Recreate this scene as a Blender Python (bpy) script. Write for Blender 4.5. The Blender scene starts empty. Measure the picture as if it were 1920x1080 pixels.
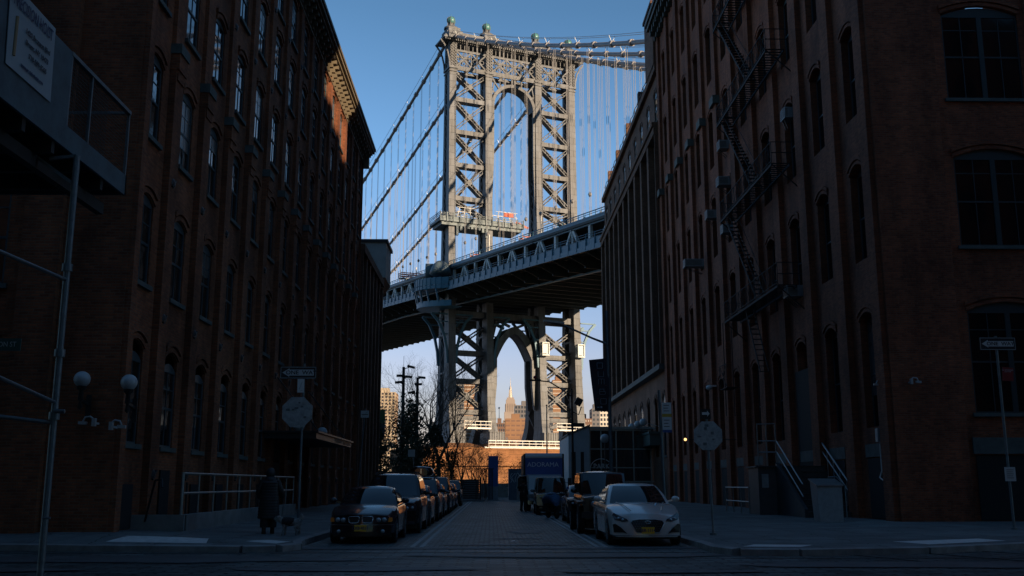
import bpy, math, random
from mathutils import Vector, Matrix
random.seed(7)
R=math.radians; PI=math.pi
sc=bpy.context.scene
COL=bpy.data.collections.new("place"); sc.collection.children.link(COL)
H=1.5; FOC=1867.0; PITCH=math.atan(368/FOC); YAW=R(1.204)
_f=Vector((math.sin(YAW)*math.cos(PITCH),math.cos(YAW)*math.cos(PITCH),math.sin(PITCH)))
_r=Vector((math.cos(YAW),-math.sin(YAW),0)); _u=_r.cross(_f)
def at(px,py,Y):
    """point of the photograph's pixel at real depth Y metres down the street"""
    d=_f*FOC+_r*(px-960)-_u*(py-540); k=Y/d.y
    return Vector((d.x*k,Y,H+d.z*k))
# ---------------------------------------------------------------- materials
MATS={}
def mat(name,col,rough=.7,metal=0.,noise=None,bump=None,spec=.5,emit=None,coat=0.,ior=1.5,stain=None):
    if name in MATS: return MATS[name]
    m=bpy.data.materials.new(name); m.use_nodes=True; nt=m.node_tree; N=nt.nodes; L=nt.links
    b=N['Principled BSDF']
    b.inputs['Base Color'].default_value=(*col,1); b.inputs['Roughness'].default_value=rough
    b.inputs['Metallic'].default_value=metal; b.inputs['Specular IOR Level'].default_value=spec
    b.inputs['IOR'].default_value=ior
    if coat: b.inputs['Coat Weight'].default_value=coat; b.inputs['Coat Roughness'].default_value=.04
    if noise or bump:
        tc=N.new('ShaderNodeTexCoord')
    if noise:
        s,amt=noise[:2]; col2=noise[2] if len(noise)>2 else tuple(c*.45 for c in col)
        n=N.new('ShaderNodeTexNoise'); n.inputs['Scale'].default_value=s; n.inputs['Detail'].default_value=6
        n.inputs['Roughness'].default_value=.65
        L.new(tc.outputs['Object'],n.inputs['Vector'])
        r=N.new('ShaderNodeValToRGB'); r.color_ramp.elements[0].position=.38; r.color_ramp.elements[1].position=.68
        L.new(n.outputs['Fac'],r.inputs['Fac'])
        mu=N.new('ShaderNodeMath'); mu.operation='MULTIPLY'; mu.inputs[1].default_value=amt
        L.new(r.outputs['Color'],mu.inputs[0])
        mx=N.new('ShaderNodeMix'); mx.data_type='RGBA'; mx.inputs[6].default_value=(*col,1); mx.inputs[7].default_value=(*col2,1)
        L.new(mu.outputs[0],mx.inputs[0]); L.new(mx.outputs[2],b.inputs['Base Color'])
    if bump:
        s,st,dist=bump
        n2=N.new('ShaderNodeTexNoise'); n2.inputs['Scale'].default_value=s; n2.inputs['Detail'].default_value=5
        L.new(tc.outputs['Object'],n2.inputs['Vector'])
        bp=N.new('ShaderNodeBump'); bp.inputs['Strength'].default_value=st; bp.inputs['Distance'].default_value=dist
        L.new(n2.outputs['Fac'],bp.inputs['Height']); L.new(bp.outputs['Normal'],b.inputs['Normal'])
    if emit:
        b.inputs['Emission Color'].default_value=(*emit[:3],1); b.inputs['Emission Strength'].default_value=emit[3]
    MATS[name]=m; return m
def brickmat(name,c1,c2,mortar,bw=.24,rh=.078,ms=.012,axis='wall',rough=.85,bumpd=.006,stain=(.25,.55),off=.5,scale_noise=.35,streak=1.):
    m=bpy.data.materials.new(name); m.use_nodes=True; nt=m.node_tree; N=nt.nodes; L=nt.links
    b=N['Principled BSDF']; b.inputs['Roughness'].default_value=rough; b.inputs['Specular IOR Level'].default_value=.3
    tc=N.new('ShaderNodeTexCoord'); sp=N.new('ShaderNodeSeparateXYZ'); L.new(tc.outputs['Object'],sp.inputs[0])
    cb=N.new('ShaderNodeCombineXYZ')
    if axis=='wall':
        ad=N.new('ShaderNodeMath'); ad.operation='ADD'; L.new(sp.outputs[0],ad.inputs[0]); L.new(sp.outputs[1],ad.inputs[1])
        L.new(ad.outputs[0],cb.inputs[0]); L.new(sp.outputs[2],cb.inputs[1])
    else:
        L.new(sp.outputs[0],cb.inputs[0]); L.new(sp.outputs[1],cb.inputs[1])
    nz=N.new('ShaderNodeTexNoise'); nz.inputs['Scale'].default_value=3.; nz.inputs['Detail'].default_value=3
    L.new(tc.outputs['Object'],nz.inputs['Vector'])
    vm=N.new('ShaderNodeVectorMath'); vm.operation='MULTIPLY_ADD'; vm.inputs[1].default_value=(rh*.35,)*3
    L.new(nz.outputs['Color'],vm.inputs[0]); L.new(cb.outputs[0],vm.inputs[2])
    br=N.new('ShaderNodeTexBrick'); br.inputs['Scale'].default_value=1.; br.inputs['Brick Width'].default_value=bw
    br.inputs['Row Height'].default_value=rh; br.inputs['Mortar Size'].default_value=ms; br.inputs['Mortar Smooth'].default_value=.3
    br.inputs['Color1'].default_value=(*c1,1); br.inputs['Color2'].default_value=(*c2,1); br.inputs['Mortar'].default_value=(*mortar,1)
    br.offset=off; L.new(vm.outputs[0],br.inputs['Vector'])
    n=N.new('ShaderNodeTexNoise'); n.inputs['Scale'].default_value=scale_noise; n.inputs['Detail'].default_value=8; n.inputs['Roughness'].default_value=.7
    sk=N.new('ShaderNodeMapping'); sk.inputs['Scale'].default_value=(1,1,streak); L.new(tc.outputs['Object'],sk.inputs['Vector']); L.new(sk.outputs[0],n.inputs['Vector'])
    r=N.new('ShaderNodeMapRange'); r.inputs[1].default_value=.35; r.inputs[2].default_value=.7; r.inputs[3].default_value=1.15; r.inputs[4].default_value=1-stain[1]
    L.new(n.outputs['Fac'],r.inputs[0])
    mx=N.new('ShaderNodeVectorMath'); mx.operation='SCALE'; L.new(br.outputs['Color'],mx.inputs[0]); L.new(r.outputs[0],mx.inputs['Scale'])
    L.new(mx.outputs[0],b.inputs['Base Color'])
    n3=N.new('ShaderNodeTexNoise'); n3.inputs['Scale'].default_value=14.; n3.inputs['Detail'].default_value=4; L.new(tc.outputs['Object'],n3.inputs['Vector'])
    sm=N.new('ShaderNodeMath'); sm.operation='MULTIPLY_ADD'; sm.inputs[1].default_value=-1.; L.new(br.outputs['Fac'],sm.inputs[0]); L.new(n3.outputs['Fac'],sm.inputs[2])
    bp=N.new('ShaderNodeBump'); bp.inputs['Strength'].default_value=.9; bp.inputs['Distance'].default_value=bumpd
    L.new(sm.outputs[0],bp.inputs['Height']); L.new(bp.outputs['Normal'],b.inputs['Normal'])
    MATS[name]=m; return m
def glassmat(name,col,ior=2.0,rough=.03,wob=.004):
    m=mat(name,col,rough=rough,ior=ior,bump=(1.3,.6,wob)); return m
# ---------------------------------------------------------------- mesh builder
class MB:
    def __init__(s): s.v=[]; s.f=[]; s.mi=[]; s.m=0; s.sm=[]; s.smooth=False
    def add(s,vs,fs):
        o=len(s.v); s.v+= [tuple(v) for v in vs]
        for f in fs: s.f.append([i+o for i in f]); s.mi.append(s.m); s.sm.append(s.smooth)
        return s
    def quad(s,a,b,c,d): return s.add([a,b,c,d],[(0,1,2,3)])
    def box(s,x0,x1,y0,y1,z0,z1):
        return s.add([(x0,y0,z0),(x1,y0,z0),(x1,y1,z0),(x0,y1,z0),(x0,y0,z1),(x1,y0,z1),(x1,y1,z1),(x0,y1,z1)],
          [(0,3,2,1),(4,5,6,7),(0,1,5,4),(1,2,6,5),(2,3,7,6),(3,0,4,7)])
    def cbox(s,c,sz,rz=0,ry=0,rx=0):
        M=Matrix.Rotation(rz,3,'Z')@Matrix.Rotation(ry,3,'Y')@Matrix.Rotation(rx,3,'X'); c=Vector(c)
        vs=[c+M@Vector((i*sz[0]/2,j*sz[1]/2,k*sz[2]/2)) for k in(-1,1) for i,j in((-1,-1),(1,-1),(1,1),(-1,1))]
        return s.add(vs,[(0,3,2,1),(4,5,6,7),(0,1,5,4),(1,2,6,5),(2,3,7,6),(3,0,4,7)])
    def beam(s,p,q,w,h,side=None,w2=None,h2=None):
        p=Vector(p);q=Vector(q);d=(q-p); 
        if d.length<1e-6: return s
        d.normalize()
        a=Vector(side).normalized() if side is not None else (d.cross(Vector((0,0,1))) if abs(d.z)<.99 else Vector((1,0,0)))
        a=(a-d*a.dot(d)).normalized(); b=a.cross(d)
        w2=w if w2 is None else w2; h2=h if h2 is None else h2
        vs=[]
        for c,ww,hh in((p,w,h),(q,w2,h2)):
            for i,j in((-1,-1),(1,-1),(1,1),(-1,1)): vs.append(c+a*(i*ww/2)+b*(j*hh/2))
        return s.add(vs,[(0,1,2,3),(7,6,5,4),(0,4,5,1),(1,5,6,2),(2,6,7,3),(3,7,4,0)])
    def cyl(s,p,q,r0,r1=None,n=10,cap=True):
        p=Vector(p);q=Vector(q);d=(q-p).normalized(); r1=r0 if r1 is None else r1
        a=d.orthogonal().normalized(); b=d.cross(a); vs=[]
        for c,r in((p,r0),(q,r1)):
            for i in range(n): t=2*PI*i/n; vs.append(c+a*(r*math.cos(t))+b*(r*math.sin(t)))
        fs=[(i,(i+1)%n,n+(i+1)%n,n+i) for i in range(n)]
        sm=s.smooth; s.smooth=n>5; s.add(vs,fs); s.smooth=sm
        if cap: s.add(vs[:n],[tuple(range(n-1,-1,-1))]); s.add(vs[n:],[tuple(range(n))])
        return s
    def tube(s,pts,rs,n=6):
        pts=[Vector(p) for p in pts]; k=len(pts)
        if not hasattr(rs,'__len__'): rs=[rs]*k
        vs=[]; a=None
        for i in range(k):
            d=(pts[min(i+1,k-1)]-pts[max(i-1,0)]).normalized()
            a=d.orthogonal().normalized() if a is None else (a-d*a.dot(d)).normalized()
            b=d.cross(a)
            for j in range(n): t=2*PI*j/n; vs.append(pts[i]+a*(rs[i]*math.cos(t))+b*(rs[i]*math.sin(t)))
        fs=[(i*n+j,i*n+(j+1)%n,(i+1)*n+(j+1)%n,(i+1)*n+j) for i in range(k-1) for j in range(n)]
        sm=s.smooth; s.smooth=True; s.add(vs,fs); s.smooth=sm
        s.add(vs[:n],[tuple(range(n-1,-1,-1))]); s.add(vs[-n:],[tuple(range(n))]); return s
    def lathe(s,c,prof,n=16,axis='Z',sx=1.,sy=1.):
        c=Vector(c); vs=[]; 
        for r,z in prof:
            for i in range(n):
                t=2*PI*i/n; x,y=r*math.cos(t)*sx,r*math.sin(t)*sy
                vs.append(c+(Vector((x,y,z)) if axis=='Z' else Vector((z,x,y)) if axis=='X' else Vector((x,z,y))))
        fs=[(i*n+j,i*n+(j+1)%n,(i+1)*n+(j+1)%n,(i+1)*n+j) for i in range(len(prof)-1) for j in range(n)]
        sm=s.smooth; s.smooth=True; s.add(vs,fs); s.smooth=sm; return s
    def ball(s,c,r,n=14,sx=1,sy=1,sz=1):
        k=max(4,n//2); return s.lathe(c,[(max(1e-4,r*math.sin(PI*i/k)),-r*math.cos(PI*i/k)*sz) for i in range(k+1)],n,sx=sx,sy=sy)
    def prism(s,poly,z0,z1):
        n=len(poly); vs=[(x,y,z0) for x,y in poly]+[(x,y,z1) for x,y in poly]
        return s.add(vs,[tuple(range(n-1,-1,-1)),tuple(range(n,2*n))]+[(i,(i+1)%n,n+(i+1)%n,n+i) for i in range(n)])
    def plate(s,pts,th):
        """flat polygon pts (3d) given thickness th along its normal"""
        pts=[Vector(p) for p in pts]; nr=(pts[1]-pts[0]).cross(pts[2]-pts[0]).normalized()*th; n=len(pts)
        return s.add(pts+[p-nr for p in pts],[tuple(range(n)),tuple(range(2*n-1,n-1,-1))]+[(i,n+i,n+(i+1)%n,(i+1)%n) for i in range(n)])
    def loft(s,rings,closed=True,cap=True):
        n=len(rings[0]); vs=[p for r in rings for p in r]; m=n if closed else n-1
        fs=[(i*n+j,i*n+(j+1)%n,(i+1)*n+(j+1)%n,(i+1)*n+j) for i in range(len(rings)-1) for j in range(m)]
        s.add(vs,fs)
        if cap: s.add(rings[0],[tuple(range(n-1,-1,-1))]); s.add(rings[-1],[tuple(range(n))])
        return s
    def build(s,name,mats,parent=None,world=None,loc=None,rz=0,recalc=True):
        """world: origin to subtract from vertices (vertices were given in world coordinates)"""
        me=bpy.data.meshes.new(name); v=s.v
        if world is not None: v=[(a-world[0],b-world[1],c-world[2]) for a,b,c in v]
        me.from_pydata([tuple(p) for p in v],[],s.f)
        mats=mats if isinstance(mats,(list,tuple)) else [mats]
        for m in mats: me.materials.append(m)
        me.polygons.foreach_set('material_index',s.mi); me.polygons.foreach_set('use_smooth',s.sm)
        if recalc:
            import bmesh
            bm=bmesh.new(); bm.from_mesh(me); bmesh.ops.recalc_face_normals(bm,faces=bm.faces); bm.to_mesh(me); bm.free()
        me.update()
        o=bpy.data.objects.new(name,me); COL.objects.link(o)
        if parent is not None: o.parent=parent
        if loc is not None: o.location=loc
        o.rotation_euler.z=rz
        return o
def thing(name,label,cat,loc=(0,0,0),rz=0,group=None):
    o=bpy.data.objects.new(name,None); COL.objects.link(o); o.location=loc; o.rotation_euler=(0,0,rz); o.empty_display_size=.3
    tag(o,label,cat,group); return o
def tag(o,label,cat,group=None):
    o['label']=label; o['category']=cat
    if group: o['group']=group
    return o
def structure(name,mb,m,label=None,**k):
    o=mb.build(name,m,**k); o['kind']='structure'
    return o
def kids(o): return [c for c in COL.objects if c.parent==o]
def copy_tree(o,parent=None):
    c=o.copy(); COL.objects.link(c); c.parent=parent
    for k in CH.get(o.name,[]) if False else list(o.children): copy_tree(k,c)
    return c
CH={}
def text(txt,size,m,parent,loc,rot,name='lettering',ext=.004,align='CENTER',sx=1.,font=None,bold=0.,spacing=1.):
    cu=bpy.data.curves.new(name,'FONT'); cu.body=txt; cu.size=size; cu.extrude=ext; cu.align_x=align; cu.align_y='CENTER'
    cu.offset=bold; cu.space_character=spacing; cu.resolution_u=3
    cu.materials.append(m); o=bpy.data.objects.new(name,cu); COL.objects.link(o); o.parent=parent
    me=bpy.data.meshes.new_from_object(o.evaluated_get(bpy.context.evaluated_depsgraph_get())) if False else None
    TEXTS.append((o,parent,loc,rot,sx,m,name)); return o
TEXTS=[]
def texts_to_mesh():
    dg=bpy.context.evaluated_depsgraph_get(); dg.update()
    for o,parent,loc,rot,sx,m,name in TEXTS:
        me=bpy.data.meshes.new_from_object(o.evaluated_get(dg)); me.materials.clear(); me.materials.append(m)
        bpy.data.objects.remove(o,do_unlink=True)
        n=bpy.data.objects.new(name,me); COL.objects.link(n); n.parent=parent; n.location=loc; n.rotation_euler=rot; n.scale=(sx,1,1)
# ---------------------------------------------------------------- palette
BRICK_L=brickmat('brick_left',(.37,.118,.050),(.20,.062,.03),(.20,.115,.07),stain=(.3,.7),scale_noise=.6,streak=.45)
BRICK_R=brickmat('brick_right',(.36,.107,.046),(.20,.058,.028),(.18,.10,.065),stain=(.3,.7),scale_noise=.6,streak=.45)
FRAMED=mat('window_frame_dark',(.02,.032,.035),.6)
BRICK_F=brickmat('brick_far',(.23,.12,.078),(.15,.078,.052),(.12,.08,.06))
STONE=mat('trim_stone',(.10,.125,.12),.8,noise=(2.5,.7),bump=(9,.4,.02))
FRAMEM=mat('window_frame_paint',(.055,.085,.095),.45,noise=(4,.5))
GLASSR=glassmat('window_glass_dull',(.006,.009,.010),ior=1.5,rough=.08)
BLIND=mat('window_blind',(.10,.11,.11),.25,noise=(3,.4),ior=2.)
FIXT=mat('fixture_pale',(.36,.38,.38),.5)
MATT=mat('matt_black_door',(.012,.013,.014),.85)
GLASS=glassmat('window_glass',(.008,.011,.013),ior=3.0)
CORN=mat('cornice_paint',(.165,.135,.09),.6,noise=(3,.6),bump=(12,.3,.01))
DARKIRON=mat('dark_iron',(.03,.035,.038),.5,metal=.3,noise=(6,.5))
GALV=mat('galvanised_steel',(.34,.37,.38),.42,metal=.75,noise=(7,.5,(.2,.2,.19)),bump=(20,.15,.004))
CONC=mat('concrete',(.26,.26,.245),.88,noise=(1.6,.7,(.13,.13,.125)),bump=(18,.35,.01))
KERB=mat('kerb_stone',(.24,.24,.235),.8,noise=(2.2,.8,(.1,.1,.1)),bump=(14,.4,.01))
STEEL=mat('bridge_steel_paint',(.12,.17,.20),.55,noise=(.5,.45,(.08,.115,.135)),bump=(2.,.1,.02))
STEELW=brickmat('bridge_steel_weathered',(.178,.194,.222),(.148,.155,.165),(.09,.10,.11),bw=2.6,rh=1.5,ms=.03,rough=.55,bumpd=.02,stain=(.3,.5),scale_noise=1.1,streak=.12)
STEELB=mat('bridge_steel_blue',(.05,.17,.26),.5,noise=(.8,.5,(.03,.11,.17)))
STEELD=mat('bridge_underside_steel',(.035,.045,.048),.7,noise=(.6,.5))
SUSP=mat('suspender_rope_grey',(.28,.28,.29),.5)
STEELT=mat('bridge_truss_grey',(.6,.66,.68),.55,noise=(.6,.4,(.42,.47,.5)))
CABLE=mat('cable_wrap_paint',(.36,.35,.37),.5,noise=(.6,.4))
COPPER=mat('green_finial_paint',(.07,.24,.25),.35,noise=(2.5,.5,(.12,.2,.19)))
BLACKP=mat('black_plastic',(.015,.016,.018),.5)
RUBBER=mat('tyre_rubber',(.018,.018,.018),.85,bump=(40,.3,.004))
WHITEM=mat('white_paint',(.75,.75,.72),.5,noise=(3,.3,(.5,.48,.44)))
SKYTINT=(.66,.98,1.2); SKYS=.1; EXPO=.585; BACK_DIM=.28
# ================================================================ setting: ground, road, sidewalks, river
SETT_H=brickmat('stone_setts',(.20,.255,.255),(.06,.08,.082),(.008,.01,.011),bw=.27,rh=.19,ms=.03,axis='floor',rough=.5,bumpd=.06,stain=(.3,.45),scale_noise=.5)
ASPH=mat('patched_asphalt',(.085,.09,.095),.6,noise=(.9,.85,(.045,.047,.05)),bump=(30,.5,.02))
SETT_X=brickmat('cross_street_setts',(.17,.20,.20),(.055,.07,.072),(.01,.012,.013),bw=.6,rh=.24,ms=.035,axis='floor',rough=.5,bumpd=.035,stain=(.3,.55),scale_noise=.35)
PAVE=brickmat('pavement_slabs',(.15,.17,.17),(.115,.13,.132),(.04,.045,.045),bw=1.5,rh=1.5,ms=.016,axis='floor',rough=.75,bumpd=.012,stain=(.3,.5),off=0.,scale_noise=.8)
GRND=mat('earth_and_turf',(.05,.06,.035),.95,noise=(.3,.8,(.03,.035,.02)),bump=(2,.4,.1))
WATER=mat('river_water',(.02,.035,.045),.12,bump=(.6,.6,.25))
g=MB(); g.quad((-6000,-600,-.05),(6000,-600,-.05),(6000,9000,-.05),(-6000,9000,-.05)); structure('ground',g,GRND)
g=MB(); g.quad((-3000,224,-.03),(3000,224,-.03),(3000,860,-.03),(-3000,860,-.03)); structure('river',g,WATER)
g=MB(); g.quad((-120,-40,-.004),(120,-40,-.004),(120,26,-.004),(-120,26,-.004)); structure('cross_street',g,SETT_X)
# main street, 3 lanes of setts plus asphalt parking margins
g=MB(); g.quad((-1.62,24.9,.004),(2.55,24.9,.004),(2.55,90,.004),(-1.62,90,.004)); structure('road',g,SETT_H)
g=MB()
g.quad((-1.85,24.9,.002),(-1.72,24.9,.002),(-1.72,90,.002),(-1.85,90,.002)); g.quad((2.65,24.9,.002),(2.76,24.9,.002),(2.76,90,.002),(2.65,90,.002))
g.quad((-4.62,24.6,.0),(-1.95,24.6,.0),(-1.95,90,.0),(-4.62,90,.0)); g.quad((2.86,24.6,0),(5.2,24.6,0),(5.2,90,0),(2.86,90,0))
structure('parking_margin',g,SETT_H)
g=MB()
for a,b in((-1.95,-1.85),(-1.72,-1.62),(2.55,2.65),(2.76,2.86)): g.box(a,b,24.9,90,-.02,.012)
structure('stone_lane_strip',g,mat('pale_lane_stone',(.36,.37,.36),.7,noise=(3,.7,(.2,.2,.2)),bump=(14,.4,.01)))
g=MB()
random.seed(3)
def blob(cx,cy,rx,ry,z,n=14):
    p=[(cx+rx*(1+random.uniform(-.25,.25))*math.cos(2*PI*i/n),cy+ry*(1+random.uniform(-.25,.25))*math.sin(2*PI*i/n),z) for i in range(n)]
    g.add(p,[tuple(range(n))])
for c in [(-7,21,4.5,1.0),(1.6,21.9,3.2,.5),(8,19.3,3.5,.8),(-2.4,18.6,2.2,.5),(4.6,30.5,.4,2.),(-3.2,40,.7,5)]: blob(*c,.0135)

for c in [(1.1,33,.5,1.4),(-.6,44,.35,1.),(.7,28.6,.9,.25),(-1.0,57,.5,2.2),(1.8,70,.4,2.),(3.,17.9,1.6,.35),(-9.5,18.4,2.5,.5),(0.2,25.6,1.8,.18)]: blob(*c,.0165)
g.quad((-60,24.2,.009),(60,24.2,.009),(60,24.85,.009),(-60,24.85,.009))
structure('asphalt_patch',g,ASPH)
g=MB(); g.box(-60,60,22.95,22.975,-.02,.004); g.box(-60,60,21.1,21.12,-.02,.002)
for k in range(5): g.beam((7.4+k*1.9,23.2,.001),(9.2+k*2.3,18.4,.001),.03,.012)
structure('road_joint',g,mat('tar_joint',(.02,.02,.022),.8))
# sidewalks (left one rises to the wall)
def zl(x): return .15+max(0,min(1,(-4.9-x)/4.6))*.19
def side_left():
    g=MB(); import bmesh
    pts=[(-4.9,90),(-4.9,27.2),(-4.88,26.0),(-4.8,25.0),(-4.62,24.2),(-4.9,23.5),(-5.6,23.32),(-8.,23.62),(-11.6,24.2),(-60,24.6)]
    inner=[(-9.5,90),(-9.5,27.2),(-9.5,26.0),(-9.5,25.7),(-9.5,25.6),(-9.6,25.56),(-9.8,25.56),(-10.5,25.56),(-11.6,25.56),(-60,25.9)]
    o=[(x,y,.15) for x,y in pts]; i=[(x,y,.34) for x,y in inner]; n=len(pts)
    g.add(o+i,[(k,k+1,n+k+1,n+k) for k in range(n-1)])
    structure('sidewalk_left',g,PAVE)
    k=MB()
    for a,b in zip(pts,pts[1:]):
        a=Vector((*a,0));b=Vector((*b,0)); d=(b-a).normalized(); out=Vector((-d.y,d.x,0))*.2
        if out.dot(Vector((1,-1,0)))<0: out=-out
        k.add([a+Vector((0,0,-.05)),b+Vector((0,0,-.05)),b+out+Vector((0,0,-.05)),a+out+Vector((0,0,-.05)),a+Vector((0,0,.152)),b+Vector((0,0,.152)),b+out+Vector((0,0,.13)),a+out+Vector((0,0,.13))],
          [(0,3,2,1),(4,5,6,7),(0,1,5,4),(1,2,6,5),(2,3,7,6),(3,0,4,7)])
    structure('kerb_left',k,KERB)
side_left()
def side_right():
    pts=[(5.2,90),(5.2,25.6),(5.2,24.2),(5.15,23.0),(5.4,22.1),(6.6,21.95),(9.6,22.6),(13.2,24.5),(18,25.8),(60,27)]
    g=MB(); inner=[(15,90),(15,60),(15,45),(15,38),(15,37.2),(15.05,37),(15.2,36.9),(16,36.9),(18,36.9),(60,36.9)]; n=len(pts)
    g.add([(x,y,.15) for x,y in pts]+[(x,y,.17) for x,y in inner],[(k,k+1,n+k+1,n+k) for k in range(n-1)])
    structure('sidewalk_right',g,PAVE)
    k=MB()
    for a,b in zip(pts,pts[1:]):
        a=Vector((*a,0));b=Vector((*b,0)); d=(b-a).normalized(); out=Vector((-d.y,d.x,0))*.2
        if out.dot(Vector((-1,-1,0)))<0: out=-out
        k.add([a+Vector((0,0,-.05)),b+Vector((0,0,-.05)),b+out+Vector((0,0,-.05)),a+out+Vector((0,0,-.05)),a+Vector((0,0,.152)),b+Vector((0,0,.152)),b+out+Vector((0,0,.13)),a+out+Vector((0,0,.13))],
          [(0,3,2,1),(4,5,6,7),(0,1,5,4),(1,2,6,5),(2,3,7,6),(3,0,4,7)])
    structure('kerb_right',k,KERB)
side_right()
from mathutils.bvhtree import BVHTree
_sv=[];_sf=[]
for nme in('sidewalk_left','sidewalk_right'):
    me=COL.objects[nme].data; o_=len(_sv); _sv+=[v.co.copy() for v in me.vertices]; _sf+=[[i+o_ for i in p.vertices] for p in me.polygons]
_bvh=BVHTree.FromPolygons(_sv,_sf)
def zs_(x,y):
    h=_bvh.ray_cast(Vector((x,y,3)),Vector((0,0,-1))); return h[0].z if h[0] else .0
# pale ramp plates set in the sidewalks
PLATE=mat('pale_ramp_paver',(.6,.6,.58),.7,noise=(6,.5),bump=(60,.8,.01))
g=MB()
for q in ([(-8.95,24.05),(-6.5,23.62),(-6.7,24.55),(-8.75,24.85)],[(-5.75,24.15),(-4.95,23.75),(-4.75,24.5),(-5.35,24.95)]):
    n_=6
    P_=lambda u,v:[(q[0][k]*(1-u)+q[1][k]*u)*(1-v)+(q[3][k]*(1-u)+q[2][k]*u)*v for k in(0,1)]
    g.add([(*P_(i/n_,j/n_),zs_(*P_(i/n_,j/n_))+.006) for j in range(n_+1) for i in range(n_+1)],[(j*(n_+1)+i,j*(n_+1)+i+1,(j+1)*(n_+1)+i+1,(j+1)*(n_+1)+i) for j in range(n_) for i in range(n_)])
for q in ([(5.55,22.5),(6.8,22.35),(7.3,23.05),(6.0,23.25)],[(10.0,23.2),(12.5,24.6),(12.3,25.6),(9.6,24.3)]):
    n_=6
    P_=lambda u,v:[(q[0][k]*(1-u)+q[1][k]*u)*(1-v)+(q[3][k]*(1-u)+q[2][k]*u)*v for k in(0,1)]
    g.add([(*P_(i/n_,j/n_),zs_(*P_(i/n_,j/n_))+.006) for j in range(n_+1) for i in range(n_+1)],[(j*(n_+1)+i,j*(n_+1)+i+1,(j+1)*(n_+1)+i+1,(j+1)*(n_+1)+i) for j in range(n_) for i in range(n_)])
structure('tactile_ramp',g,PLATE)
# plaza at the end of the street and park ground
g=MB(); g.quad((-60,90,.004),(60,90,.004),(60,128,.004),(-60,128,.004)); structure('plaza',g,PAVE)
g=MB(); g.box(-30,-.5,90,90.35,-.05,.16); g.box(5.6,15,90,90.35,-.05,.16); structure('plaza_kerb',g,KERB)
# ================================================================ brick buildings
def opening_wall(mb,O,ud,nd,u0,u1,v0,v1,cols,rows,rec=.1,hood=True,arch=8):
    """wall sheet in plane O + u*ud + v*Z with recessed openings; cols (uc,w); rows (sill,top,rise)"""
    O=Vector(O);ud=Vector(ud);nd=Vector(nd);Z=Vector((0,0,1))
    P=lambda u,v,d=0:O+ud*u+Z*v+nd*d
    cu=u0
    def top(u,uc,w,vt,rise):
        x=(u-uc)/(w/2); return vt-rise*x*x
    for uc,w in sorted(cols):
        a,b=uc-w/2,uc+w/2
        mb.quad(P(cu,v0),P(a,v0),P(a,v1),P(cu,v1)); cu=b
        pv=[(a,v0),(b,v0)]; prev=[P(a+(b-a)*k/arch,v0) for k in range(arch+1)]
        for s_,t,ri in rows:
            for k in range(arch):
                ua,ub=a+(b-a)*k/arch,a+(b-a)*(k+1)/arch
                mb.quad(prev[k],prev[k+1],P(ub,s_),P(ua,s_))
                mb.quad(P(ua,top(ua,uc,w,t,ri)),P(ub,top(ub,uc,w,t,ri)),P(ub,top(ub,uc,w,t,ri),-rec),P(ua,top(ua,uc,w,t,ri),-rec))
            mb.quad(P(a,s_),P(b,s_),P(b,s_,-rec),P(a,s_,-rec))
            mb.quad(P(a,s_),P(a,t-ri),P(a,t-ri,-rec),P(a,s_,-rec)); mb.quad(P(b,s_),P(b,t-ri),P(b,t-ri,-rec),P(b,s_,-rec))
            prev=[P(a+(b-a)*k/arch,top(a+(b-a)*k/arch,uc,w,t,ri)) for k in range(arch+1)]
            if hood:   # projecting brick arch ring
                for (g0,g1,dd) in((.02,.16,.05),(.2,.36,.09)):
                    rg=[]
                    for k in range(arch+1):
                        u=uc+(w+.5*g1)*(k/arch-.5); v=top(uc+(u-uc)*w/(w+.5*g1),uc,w,t,ri)
                        rg.append([P(u,v+g0,.0),P(u,v+g0,dd),P(u,v+g1,dd),P(u,v+g1,.0)])
                    mb.loft(rg)
        for k in range(arch):
            mb.quad(prev[k],prev[k+1],P(a+(b-a)*(k+1)/arch,v1),P(a+(b-a)*k/arch,v1))
    mb.quad(P(cu,v0),P(u1,v0),P(u1,v1),P(cu,v1))
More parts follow.
